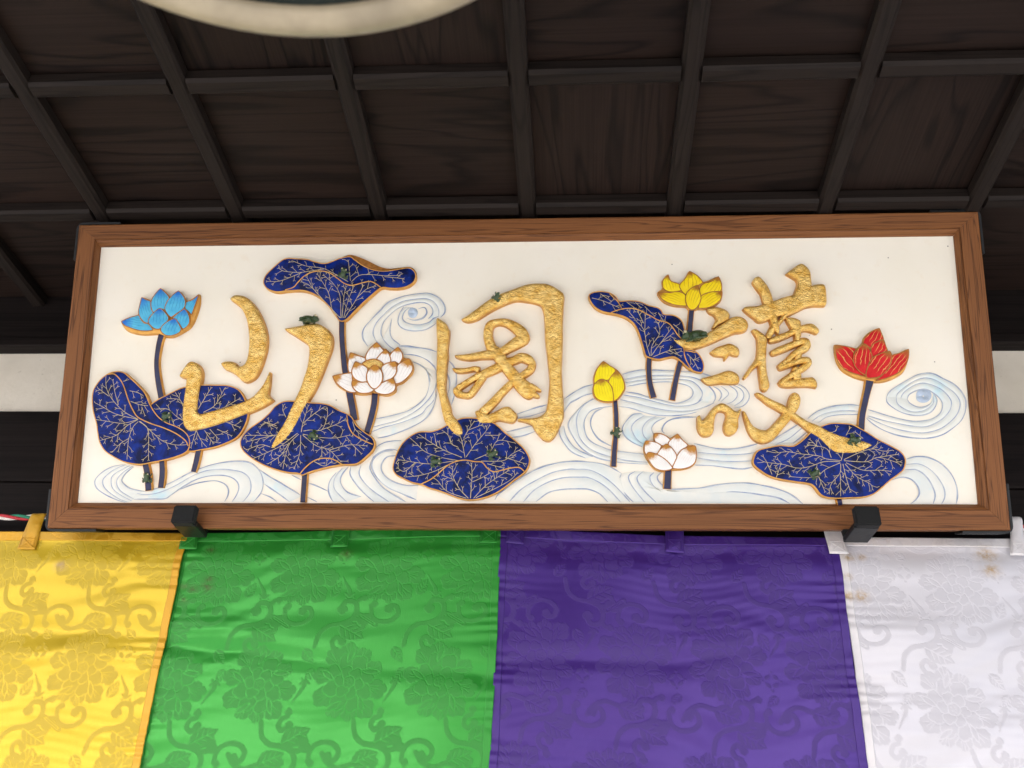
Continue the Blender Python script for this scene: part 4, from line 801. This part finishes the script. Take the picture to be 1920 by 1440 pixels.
FRL = ['dark green frog sitting on top of the right stroke of the left character', 'green frog on the umbrella-shaped leaf', 'green frog on the leaf behind the L-shaped stroke', 'green frog climbing the stem under the folded leaf', 'green frog near the centre of the leaf under the long stroke', 'green frog on the left of the scalloped leaf', 'green frog on the right of the scalloped leaf', 'small frog on the top stroke of the middle character', 'large green frog leaning on the long stroke beside the drooping leaf', 'frog clinging to the yellow bud stem', 'dark frog on the end of the lowest gold stroke', 'green frog on the wavy leaf']
FH = [.006, .0128, .0098, .0075, .0128, .0128, .0128, .0145, .010, .0075, .0155, .0128]
for (u_, v_, s_, a, kd), lb, hh in zip(DATA['frogs'], FRL, FH):
    o = link(bpy.data.objects.new('frog', fm), sb); tag(o, lb)
    s_ = s_ * 1e-4
    if kd == 'top':
        o.location = (u_ * 1e-4, v_ * 1e-4, PZ + hh); o.rotation_euler = (0, 0, R(a)); o.scale = (s_ * .98,) * 3
    else:
        # seen from the side: its back points up the board
        flip = -1 if a > 90 else 1
        ax = Matrix(((flip, 0, 0), (0, 0, 1), (0, 1, 0))).transposed()
        ax = Matrix.Rotation(R(-8 if flip > 0 else 14), 3, 'Z') @ Matrix(((flip, 0, 0), (0, 0, 1), (0, -flip, 0)))
        o.matrix_local = Matrix.Translation((u_ * 1e-4, v_ * 1e-4 - s_ * .30, PZ + hh + s_ * .22)) @ ax.to_4x4() @ Matrix.Scale(s_ * .98, 4)
    for sg in (-1, 1):
        e = link(bpy.data.objects.new('eye', em), o); e.location = (.34, sg * .20, .54)

# ================================================================ SUPPORT CLIPS
def clip(xf, xb, y0, y1, z, label):
    t = empty('support_bracket', (xf, y1, z)); tag(t, label, 'bracket', 'black brackets under the signboard')
    hw = .0220
    def part(name, y_0, y_1, z_0, z_1, m, bev, w2=hw, x0=0., x1=None):
        bm = bmesh.new(); bmesh.ops.create_cube(bm, size=1)
        for v in bm.verts:
            yy = y_0 + (v.co.y + .5) * (y_1 - y_0); k = (yy - y0) / (y1 - y0)
            v.co = Vector((v.co.x * 2 * w2 + (xb - xf) * k, yy - y1, z_0 + (v.co.z + .5) * (z_1 - z_0) - z))
        bmesh.ops.bevel(bm, geom=bm.edges[:], offset=bev, segments=3, affect='EDGES')
        me = bpy.data.meshes.new(name); bm.to_mesh(me); bm.free(); me.materials.append(m); link(bpy.data.objects.new(name, me), t)
    part('front_lip', y0, y0 + .016, z, z + .0365, M['iron_front'], .003)
    part('base_plate', y0 + .0165, y1, z + .0006, z + .011, M['iron'], .0012)
    part('back_plate', y1 - .010, y1, z + .0112, z + .024, M['iron'], .0012)
clip(-.740, -.738, 1.583, 1.655, 2.2895, 'black bracket holding the frame above the green curtain')
clip(.504, .500, 1.572, 1.655, 2.2945, 'black bracket holding the frame above the white curtain')

# ================================================================ CURTAINS
TW, TH = 164, 430                                 # one repeat of the woven pattern in millimetres
def damask():
    A = np.zeros((TH * 2, TW * 2), np.float32)    # two samples per millimetre
    yy, xx = np.mgrid[0:TH * 2, 0:TW * 2]; G = np.stack([xx.ravel() / 2., yy.ravel() / 2.], 1)
    def paint(mask_fn, lo, hi, val):
        for ox in (-TW, 0, TW):
            for oy in (-TH, 0, TH):
                l, h = np.array(lo) + (ox, oy), np.array(hi) + (ox, oy)
                x0, x1 = max(0, int(l[0] * 2)), min(TW * 2, int(h[0] * 2) + 2); y0, y1 = max(0, int(l[1] * 2)), min(TH * 2, int(h[1] * 2) + 2)
                if x0 >= x1 or y0 >= y1: continue
                gy, gx = np.mgrid[y0:y1, x0:x1]; Q = np.stack([gx.ravel() / 2. - ox, gy.ravel() / 2. - oy], 1)
                mk = mask_fn(Q).reshape(gy.shape); sub = A[y0:y1, x0:x1]; sub[mk] = val
    def fill(P, val=1.):
        P = np.asarray(P, float); paint(lambda Q: inside(Q, P), P.min(0) - 1, P.max(0) + 1, val)
    def line(P, w_, val=1.):
        P = np.asarray(P, float)
        if P.shape[1] == 2: P = catmull(P, False, 2.)
        w0 = np.linspace(w_[0], w_[1], len(P)) if isinstance(w_, tuple) else np.full(len(P), w_)
        def mk(Q):
            r_ = np.zeros(len(Q), bool)
            for p, q in zip(P, w0): r_ |= ((Q - p)**2).sum(1) < (q / 2)**2
            return r_
        if w0.max() < 2.5: P2 = catmull(P, False, .5); w0 = np.full(len(P2), w0[0]); P = P2
        paint(mk, P.min(0) - 6, P.max(0) + 6, val)
    def lobed(c, r_, n, amp, ph=0, fr=0, sx=1., sy=1., rot_=0.):
        a = np.linspace(0, 2 * math.pi, 160, endpoint=False)
        q = r_ * (1 - amp + amp * np.abs(np.cos(n * (a + ph) / 2))**.6 + fr * np.cos(3 * n * a))
        x, y = q * np.cos(a) * sx, q * np.sin(a) * sy; cr, sr = math.cos(rot_), math.sin(rot_)
        return np.stack([c[0] + x * cr - y * sr, c[1] + x * sr + y * cr], 1)
    def peony(c, flip):
        c = np.array(c, float); rr = random.Random(5)
        ln = 2.1
        def pet(q, r_, n, ph, rot_, sy=1.15):
            P = lobed(q, r_, n, .2, ph, .03, 1., sy, rot_); fill(P); line(np.concatenate([P, P[:1]]), ln, 0.)
        for k in range(10):
            a = k * 2 * math.pi / 10 + .2; L = 45 + 6 * math.sin(2 * a + 1); pet(c + L * np.array([math.cos(a), math.sin(a) * 1.25]), 17.5 + 2 * math.sin(3 * a), 5, k, a - 1.57)
        for k in range(10):
            a = k * 2 * math.pi / 10 + .2; e = np.array([math.cos(a), math.sin(a) * 1.25]); n_ = np.array([-e[1], e[0]])
            for s in (-1, 0, 1): line([c + e * 40 + n_ * s * 2, c + e * 50 + n_ * s * 4.5, c + e * 57 + n_ * s * 7.5], 1.5, 0.)
        for k in range(8):
            a = k * 2 * math.pi / 8 + .5; pet(c + 30 * np.array([math.cos(a), math.sin(a) * 1.2]), 15, 4, k, a - 1.57)
        for k in range(5):
            a = k * 1.25 + .9; q = c + 41 * np.array([math.cos(a), math.sin(a) * 1.2]); e = np.array([math.cos(a + .4), math.sin(a + .4)]); n_ = np.array([-e[1], e[0]])
            P = np.array([q + e * 15 * t + n_ * s * 4.5 * (1 - t * t) for s, tt in ((1, np.linspace(-1, 1, 9)), (-1, np.linspace(1, -1, 9))) for t in tt]); fill(P); line(np.concatenate([P, P[:1]]), ln, 0.)
        for k in range(6):
            a = k * 2 * math.pi / 6 + .2; pet(c + 15 * np.array([math.cos(a), math.sin(a) * 1.2]), 11, 4, k, a - 1.57)
        P = lobed(c, 11, 5, .1); fill(P); line(np.concatenate([P, P[:1]]), ln, 0.)
        for k in range(7):
            a = k * .9; q = c + (3.4 + (k % 3) * 1.4) * np.array([math.cos(a), math.sin(a) * 1.5]); line([q, q + .1], 2.4, 0.)
    def leaf(b, ang, L, wd):
        b = np.array(b, float); e = np.array([math.cos(ang), math.sin(ang)]); n_ = np.array([-e[1], e[0]]); up_, dn = [], []
        for k in range(25):
            t = k / 24; hw = wd * math.sin(math.pi * t**.75) * (1 + .16 * ((k % 4) / 3 - .5)); up_.append(b + e * L * t + n_ * hw); dn.append(b + e * L * t - n_ * hw)
        fill(np.array(up_ + dn[::-1])); line([b, b + e * L * .9], 2.2, 0.)
        for k in range(3):
            t = .2 + .2 * k
            for s in (-1, 1): line([b + e * L * t, b + e * L * (t + .2) + n_ * s * wd * .7], 1.9, 0.)
    def scroll(p, fx, fy):
        p = np.array(p, float); T_ = lambda q: [p + np.array([fx * a, fy * b]) for a, b in q]
        line(T_([(-40, 42), (-34, 18), (-18, 4), (4, 0), (22, -8), (30, -24), (24, -40), (8, -42), (0, -30)]), (8., 9.5))
        fill(lobed(T_([(2, -27)])[0], 10, 4, .2)); line(T_([(24, -8), (38, -6), (46, 4), (42, 14)]), 8.5); fill(lobed(T_([(40, 14)])[0], 6.5, 4, .2)); fill(lobed(T_([(48, 0)])[0], 6, 3, .2))
        line(T_([(26, -38), (34, -46), (42, -48)]), 7.5); fill(lobed(T_([(42, -48)])[0], 6.5, 4, .2))
        l0 = T_([(2, 4)])[0]; leaf(l0, math.atan2(fy * .55, fx * 1.), 54, 17)
        line(T_([(10, 34), (0, 26), (-8, 34), (-4, 46), (6, 50)]), 8.); fill(lobed(T_([(11, 36)])[0], 7, 4, .2)); fill(lobed(T_([(7, 58)])[0], 7, 4, .2))
    def scroll2(p, fx, fy):
        p = np.array(p, float); T_ = lambda q: [p + np.array([fx * a, fy * b]) for a, b in q]
        line(T_([(-34, 26), (-30, 6), (-14, -4), (6, -2), (18, 10), (14, 24), (2, 26)]), (7.5, 9.)); fill(lobed(T_([(0, 20)])[0], 8.5, 5, .2))
        line(T_([(-30, 8), (-44, 8), (-50, -2)]), 7.5); fill(lobed(T_([(-50, -4)])[0], 6.5, 4, .2)); fill(lobed(T_([(-28, 30)])[0], 6.5, 4, .2))
    def coin(c):
        c = np.array(c, float)
        for k in range(4):
            a = k * math.pi / 2 + math.pi / 4; e = np.array([math.cos(a), math.sin(a)]); n_ = np.array([-e[1], e[0]]); q = c + e * 9.5
            fill([q + n_ * 7, q + e * 3 + n_ * 3, q + e * 3.4, q + e * 3 - n_ * 3, q - n_ * 7, q - e * 3 - n_ * 3, q - e * 3 + n_ * 3]); d = c + np.array([math.cos(a + .785), math.sin(a + .785)]) * 16; line([d, d + .1], 4.)
    def horn(c, s):
        c = np.array(c, float); line([c, c + (7, -12 * s), c + (16, -26 * s), c + (18, -34 * s)], (2., 8.)); line([c + (10, -33 * s), c + (18, -40 * s), c + (26, -34 * s)], 3.5)
        for q in ((12, -42), (19, -46), (27, -42)): line([c + (q[0], q[1] * s), c + (q[0] + .1, q[1] * s)], 3.5)
    def bar(c):
        c = np.array(c, float); line([c, c + (32, 20)], 9.); line([c + (2, 1.5), c + (30, 18.5)], 5., 0.); line([c + (4, 2.5), c + (28, 17.5)], 2.2)
    peony((62, 70), 1); scroll((118, 178), 1, -1); scroll2((40, 176), 1, 1); coin((22, 258)); leaf((134, 8), .9, 34, 10); leaf((160, 44), 2.2, 26, 8); horn((128, 105), 1)
    peony((112, 288), -1); scroll((30, 392), 1, 1); scroll2((120, 386), 1, -1); bar((66, 376)); horn((24, 300), -1); leaf((8, 340), -1.1, 34, 10); leaf((30, 232), -2.4, 26, 8); leaf((84, 208), -.4, 48, 16); line([(84, 208), (60, 214), (40, 204), (30, 190)], 8.)
    return A
DM = damask()
def satin(name, base, edge, patt, rough, metal, stc=(.42, .29, .14)):
    m = MT(name); v = m.coord()
    p = m.math('MULTIPLY', m.attr('damask'), .85); st = m.attr('stain')
    wv = m.noise(m.coord((1, 1, .06)), 900, 2)
    c = m.mix(p, base, patt)
    c = m.mix(m.ramp(wv, [(.3, .12), (.7, 0.)]), c, edge)
    sn = m.math('MULTIPLY', st, m.ramp(m.noise(v, 120, 5, .7), [(.35, .15), (.6, 1.)]))
    c = m.mix(sn, c, stc)
    m.set(Base_Color=c, Metallic=m.math('MULTIPLY', m.math('SUBTRACT', 1., p), metal), Roughness=m.math('ADD', m.math('MULTIPLY', p, .24), rough))
    m.b.inputs['Specular IOR Level'].default_value = .5
    m.b.inputs['Sheen Weight'].default_value = .05
    m.bump(m.math('ADD', m.math('MULTIPLY', p, .6), m.math('MULTIPLY', wv, .25)), .0007, .6)
    return m.m
CM = {'yellow': satin('yellow_satin', (.56, .40, .014), (.44, .30, .01), (.50, .36, .012), .33, .36),
      'green': satin('green_satin', (.023, .285, .030), (.014, .19, .016), (.021, .246, .026), .33, .36, (.055, .10, .02)),
      'purple': satin('purple_satin', (.052, .0165, .205), (.03, .010, .12), (.045, .0148, .176), .33, .36),
      'white': satin('white_satin', (.61, .61, .64), (.54, .54, .58), (.53, .53, .565), .32, .2)}
HEM = {'yellow': satin('yellow_hem', (.58, .31, .013), (.46, .24, .01), (.60, .34, .02), .34, .35), 'green': CM['green'], 'purple': CM['purple'], 'white': satin('white_hem', (.70, .69, .69), (.62, .60, .62), (.62, .61, .62), .34, .2)}
M['thread'] = simple('stitching_thread', (.5, .5, .5), .7)
CURT = {  # left x at top/bottom, right x at top/bottom, plane, seed, pattern offset (mm), folds (depth below top, sigma, amplitude, slope, waviness)
 'yellow': (-1.42, -1.40, -.7725, -.7600, 1.697, 3, (38, 20), [(.030, .012, -.0050, 0, .2), (.062, .016, .0050, .01, .2), (.20, .016, -.0075, .01, .3), (.245, .02, .0075, .02, .3), (.33, .03, .003, -.02, .5), (.40, .02, -.003, .03, .5)]),
 'green': (-.782, -.775, -.1530, -.1535, 1.7030, 5, (150, 205), [(.030, .010, -.0035, .02, .3), (.055, .016, .0035, .02, .3), (.215, .020, .006, .11, .4), (.255, .012, -.0075, .11, .35), (.30, .03, .005, .10, .4), (.36, .02, -.003, .05, .6)]),
 'purple': (-.1560, -.1560, .4790, .4700, 1.7000, 8, (20, 100), [(.034, .012, -.0045, -.02, .3), (.065, .018, .0045, -.02, .3), (.20, .03, .004, -.05, .6), (.235, .012, -.0060, -.08, .5), (.31, .03, .004, .03, .6), (.38, .03, -.004, -.03, .6)]),
 'white': (.4800, .4715, 1.13, 1.12, 1.7035, 13, (88, 185), [(.030, .012, -.0045, .01, .3), (.062, .018, .0045, .01, .3), (.13, .03, -.003, .02, .5), (.20, .03, .005, .03, .5), (.28, .03, -.005, .02, .5), (.36, .03, .005, .02, .5)])}
LABC = {'yellow': 'golden yellow satin curtain panel at the far left', 'green': 'bright green satin curtain panel between yellow and purple', 'purple': 'deep purple satin curtain panel between green and white', 'white': 'white satin curtain panel with brown rust stains'}
BOT = 1.74
for cname, (xl0, xl1, xr0, xr1, Y0, seed, po, folds) in CURT.items():
    tp = np.array(DATA['ctop'][cname], float) * 1e-4
    stn = np.array(DATA['stain'][cname], float).reshape(-1, 3)
    step = .0016
    W_ = xr0 - xl0; nx = int(W_ / step) + 1; H_ = 2.32 - BOT; nz = int(H_ / step) + 1
    S_, T_ = np.meshgrid(np.linspace(0, 1, nx), np.linspace(0, 1, nz))
    ztop = np.interp(xl0 + S_ * W_, tp[:, 0], tp[:, 1])
    Z = ztop + (BOT - ztop) * T_; dep = ztop - Z
    rg = np.random.RandomState(seed)
    def wob(z, amp):
        return amp * (np.sin(z * 19 + seed) + .4 * np.sin(z * 57 + 2 * seed) + .2 * np.sin(z * 130 + seed))
    kk = np.clip((2.30 - Z) / .42, 0, 1.4)
    XL = xl0 + (xl1 - xl0) * kk + wob(Z, .0008); XR = xr0 + (xr1 - xr0) * kk + wob(Z + 5, .0008)
    X = XL + S_ * (XR - XL)
    def depth(x, d, s):
        y = np.zeros_like(x); a_ = np.clip(d / .02, 0, 1)
        for i, (d0, sg, am, sl, wa) in enumerate(folds):
            ln = d0 + sl * (x - (xl0 + xr0) / 2) + .010 * wa * np.sin(x * (9 + 3 * i) + seed * i) + .004 * wa * np.sin(x * 31 + i * 2 + seed)
            loc_ = .75 + .45 * np.sin(x * (6 + i) + seed * 1.7 + i * 2.1)
            y -= .46 * am * loc_ * np.exp(-((d - ln) / (sg * 1.25))**2)
        y += a_ * .00032 * np.sin(d * 150 + 4 * np.sin(x * 9 + seed) + 2 * np.sin(x * 23 + d * 11)) * (.5 + .5 * np.sin(x * 6.3 + d * 9 + seed * 2))
        y += a_ * .00008 * np.sin(d * 390 + 6 * np.sin(x * 14 + seed) + x * 20) * (.5 + .5 * np.sin(x * 9 - d * 15 + seed))
        y += .0035 * np.sin(x * 7 + seed) * a_ + .0016 * np.sin(x * 23 + d * 14 + seed) * a_
        # small puckers along the seams at both sides
        for e, sgn in ((s, 1), (1 - s, -1)):
            k = np.exp(-e * W_ / .045)
            y += k * .0006 * (np.sin(d * 210 + 5 * np.sin(d * 40 + seed)) + .7 * np.sin(d * 95 + seed))
        return y
    Y = Y0 + depth(X, dep, S_) - .0035 * np.clip(dep / .08, 0, 1)
    nv = nx * nz
    co = np.stack([X.ravel(), Y.ravel(), Z.ravel()], 1).astype(np.float32)
    i0 = (np.arange(nz - 1)[:, None] * nx + np.arange(nx - 1)[None]).ravel()
    quads = np.stack([i0, i0 + nx, i0 + nx + 1, i0 + 1], 1).astype(np.int32)
    # the woven pattern, bent a little where the cloth is gathered
    px_ = (X.ravel() * 1000 + po[0]) % TW; pz_ = ((dep.ravel()) * (-1000 if cname == 'purple' else 1000) + po[1]) % TH
    f0 = lambda a, b: DM[np.minimum((b * 2).astype(int), TH * 2 - 1), np.minimum((a * 2).astype(int), TW * 2 - 1)]
    dm = (f0(px_, pz_) + f0((px_ + .6) % TW, pz_) + f0(px_, (pz_ + .6) % TH) + f0((px_ + .6) % TW, (pz_ + .6) % TH)) / 4
    st = np.zeros(nv, np.float32)
    for a, b, r_ in stn: st = np.maximum(st, np.exp(-(((X.ravel() - a * 1e-4) / (r_ * .001 * 1.3))**2 + ((Z.ravel() - b * 1e-4) / (r_ * .001))**2)))
    def cloth(name, co, quads, m, parent, at):
        me = bpy.data.meshes.new(name); me.vertices.add(len(co)); me.vertices.foreach_set('co', co.ravel())
        me.loops.add(quads.size); me.loops.foreach_set('vertex_index', quads.ravel()); me.polygons.add(len(quads))
        me.polygons.foreach_set('loop_start', np.arange(0, quads.size, 4, dtype=np.int32)); me.update(calc_edges=True)
        me.polygons.foreach_set('use_smooth', np.ones(len(quads), bool)); me.materials.append(m)
        for k, v in at.items(): a_ = me.attributes.new(k, 'FLOAT', 'POINT'); a_.data.foreach_set('value', v.astype(np.float32))
        return link(bpy.data.objects.new(name, me), parent)
    cu = cloth('satin_curtain', co, quads, CM[cname], None, {'damask': dm, 'stain': st})
    tag(cu, LABC[cname], 'curtain', 'satin curtain panels hung in a row under the signboard')
    def patch(name, sel_s, sel_t, lift, m, inv):
        """a strip of doubled cloth sewn on: taken from the panel's own surface and set proud of it"""
        js = np.where(sel_s)[0]; is_ = np.where(sel_t)[0]
        sub = (is_[:, None] * nx + js[None]).ravel(); c2 = co[sub].copy(); c2[:, 1] -= lift
        a, b = len(is_), len(js); q = (np.arange(a - 1)[:, None] * b + np.arange(b - 1)[None]).ravel()
        Q = np.stack([q, q + b, q + b + 1, q + 1], 1).astype(np.int32)
        g_ = (np.arange(a)[:, None] * b + np.arange(b)[None])
        ring = np.concatenate([g_[0], g_[1:, -1], g_[-1, -2::-1], g_[-2:0:-1, 0]])
        n0 = len(c2); back = c2[ring].copy(); back[:, 1] += lift + .0008
        nr = len(ring); k = np.arange(nr); W2 = np.stack([ring, ring[(k + 1) % nr], n0 + (k + 1) % nr, n0 + k], 1).astype(np.int32)
        dm2 = np.concatenate([dm[sub], dm[sub][ring]]); dm2 = 1 - dm2 if inv else dm2 * 0 + .35
        return cloth(name, np.concatenate([c2, back]), np.concatenate([Q, W2]), m, cu, {'damask': dm2, 'stain': np.concatenate([st[sub], st[sub][ring]])})
    s1 = np.linspace(0, 1, nx); d1 = dep[:, nx // 2]
    patch('top_hem', s1 > -1, d1 < .0185, .0013, HEM[cname], True)
    sw = .0155 / W_
    if cname in ('yellow', 'green', 'purple'): patch('side_hem', s1 > 1 - sw, d1 > .020, .0012, HEM[cname], False)
    if cname in ('green', 'purple', 'white'): patch('side_hem', s1 < sw, d1 > .020, .0012, HEM[cname], False)
    # loops that hang the panel from the rope
    for tb in DATA['tabs'][cname]:
        q = np.array(tb, float) * 1e-4
        L_, R_ = (q[0], q[3]), (q[1], q[2]); n = 14; vs, fs = [], []; atd = []
        path = []
        for i in range(n + 1):
            t = i / n; path.append((t, 1.6922 + .004 * (1 - t) + .0012 * math.sin(t * 5 + seed)))
        rows = []
        for k in range(5):
            an = math.pi * (1 - k / 4) ; rows.append((0, Y0 + .009 - .0115 * math.cos(math.pi - an) , .0095 * math.sin(an)))
        rows = [(0, 1.7075 + .0110 * math.cos(a), .0100 * math.sin(a)) for a in np.linspace(0, math.pi * .98, 7)] + [(t, y, 0) for t, y in path[1:]]
        m_ = 5
        for t, y, dz in rows:
            for j in range(m_):
                s = j / (m_ - 1); p = (L_[0] * (1 - t) + L_[1] * t) * (1 - s) + (R_[0] * (1 - t) + R_[1] * t) * s
                vs.append((p[0], y + .0008 * math.sin(s * 6 + t * 4), p[1] + dz - (.0 if dz else 0)))
        for i in range(len(rows) - 1):
            for j in range(m_ - 1): a = i * m_ + j; fs.append((a, a + m_, a + m_ + 1, a + 1))
        o = mesh('tab', vs, fs, HEM[cname], cu)
        px2 = np.array([[v[0] * 1000 % TW, (2.33 - v[2]) * 1000 % TH] for v in vs]); o.data.attributes.new('damask', 'FLOAT', 'POINT').data.foreach_set('value', (f0(px2[:, 0], px2[:, 1]) * .8).astype(np.float32)); o.data.attributes.new('stain', 'FLOAT', 'POINT')
        md = o.modifiers.new('thick', 'SOLIDIFY'); md.thickness = .0012
        # box and cross of stitching at its foot
        def at_(s, t): p = (L_[0] * (1 - t) + L_[1] * t) * (1 - s) + (R_[0] * (1 - t) + R_[1] * t) * s; return (p[0], p[1])
        hgt = np.linalg.norm(q[0] - q[3]); t0 = 1 - .024 / hgt; t1 = 1 - .004 / hgt
        cs_ = [at_(.12, t0), at_(.88, t0), at_(.88, t1), at_(.12, t1)]
        vs, fs = [], []
        for a, b in ((0, 1), (1, 2), (2, 3), (3, 0), (0, 2), (1, 3)):
            A_, B_ = np.array(cs_[a]), np.array(cs_[b]); d_ = (B_ - A_) / np.linalg.norm(B_ - A_); n_ = np.array([-d_[1], d_[0]]) * .0005
            k0 = len(vs)
            for p in (A_ - n_, B_ - n_, B_ + n_, A_ + n_): vs.append((p[0], 1.6908, p[1]))
            for p in (A_, B_): vs.append((p[0], 1.6902, p[1]))
            fs += [(k0, k0 + 1, k0 + 5, k0 + 4), (k0 + 3, k0 + 4, k0 + 5, k0 + 2), (k0, k0 + 4, k0 + 3), (k0 + 1, k0 + 2, k0 + 5)]
        mesh('stitching', vs, fs, HEM[cname], o, None, False)

# ================================================================ ROPE
rp = empty('curtain_rope', (-1.42, 1.7075, 2.352)); tag(rp, 'twisted red, white and green cord that the curtain panels hang from', 'rope')
for k, (nm, c) in enumerate((('red', (.45, .02, .03)), ('white', (.75, .72, .66)), ('green', (.01, .20, .11)))):
    vs, fs = [], []; Lr = 2.55; n = 620; m_ = 8
    zs = np.array([DATA['ctop'][q] for q in ()])
    for i in range(n + 1):
        x = Lr * i / n; a = x / .0175 * 1.05 + k * 2 * math.pi / 3
        c0 = Vector((x, .0033 * math.cos(a), .0033 * math.sin(a) - .001 * math.sin(math.pi * x / Lr)))
        for j in range(m_):
            b = j * 2 * math.pi / m_; vs.append(c0 + Vector((0, .0033 * math.cos(b), .0033 * math.sin(b))))
    for i in range(n):
        for j in range(m_): fs.append((i * m_ + j, i * m_ + (j + 1) % m_, (i + 1) * m_ + (j + 1) % m_, (i + 1) * m_ + j))
    o = mesh('strand', vs, fs, simple(nm + '_cord', c, .6, 0, .25, 400, .0004), rp); tag(o, nm + ' strand')

# ================================================================ LANTERN
lx, ly, lz, lr = DATA['lantern']
ln = empty('hanging_lantern', (lx, ly, lz)); tag(ln, 'hanging lantern with cream hoop and dark green underside, seen from below at top edge', 'lantern')
def lathe(name, prof_, m, n=96):
    vs, fs = [], []
    for i in range(n):
        a = 2 * math.pi * i / n
        for r_, z in prof_: vs.append((r_ * math.cos(a), r_ * math.sin(a), z))
    k = len(prof_)
    for i in range(n):
        for j in range(k - 1): a, b = i * k + j, ((i + 1) % n) * k + j; fs.append((a, a + 1, b + 1, b))
    return mesh(name, vs, fs, m, ln)
hw_ = .030
lathe('hoop', [(lr - hw_, .010), (lr - hw_, .004), (lr - hw_ + .004, .0005), (lr - hw_ / 2, -.002), (lr - .006, 0.), (lr, .006), (lr + .001, .02), (lr - .004, .03)], M['cream_ring'])
lathe('bottom', [(.0005, .016), (lr * .5, .013), (lr - hw_ - .0005, .0105)], M['green_metal'])
lathe('body', [(lr - .012, .0305), (lr + .004, .06), (lr + .010, .17), (lr - .004, .28), (lr - .05, .34)], M['green_metal'])
lathe('top_hoop', [(lr - .05, .3405), (lr - .045, .36), (lr - .07, .375), (.02, .395), (.012, .41), (.0005, .41)], M['cream_ring'])
lathe('hanger', [(.0005, .4105), (.006, .4105), (.006, ZC - lz), (.0005, ZC - lz)], M['iron'], 12)
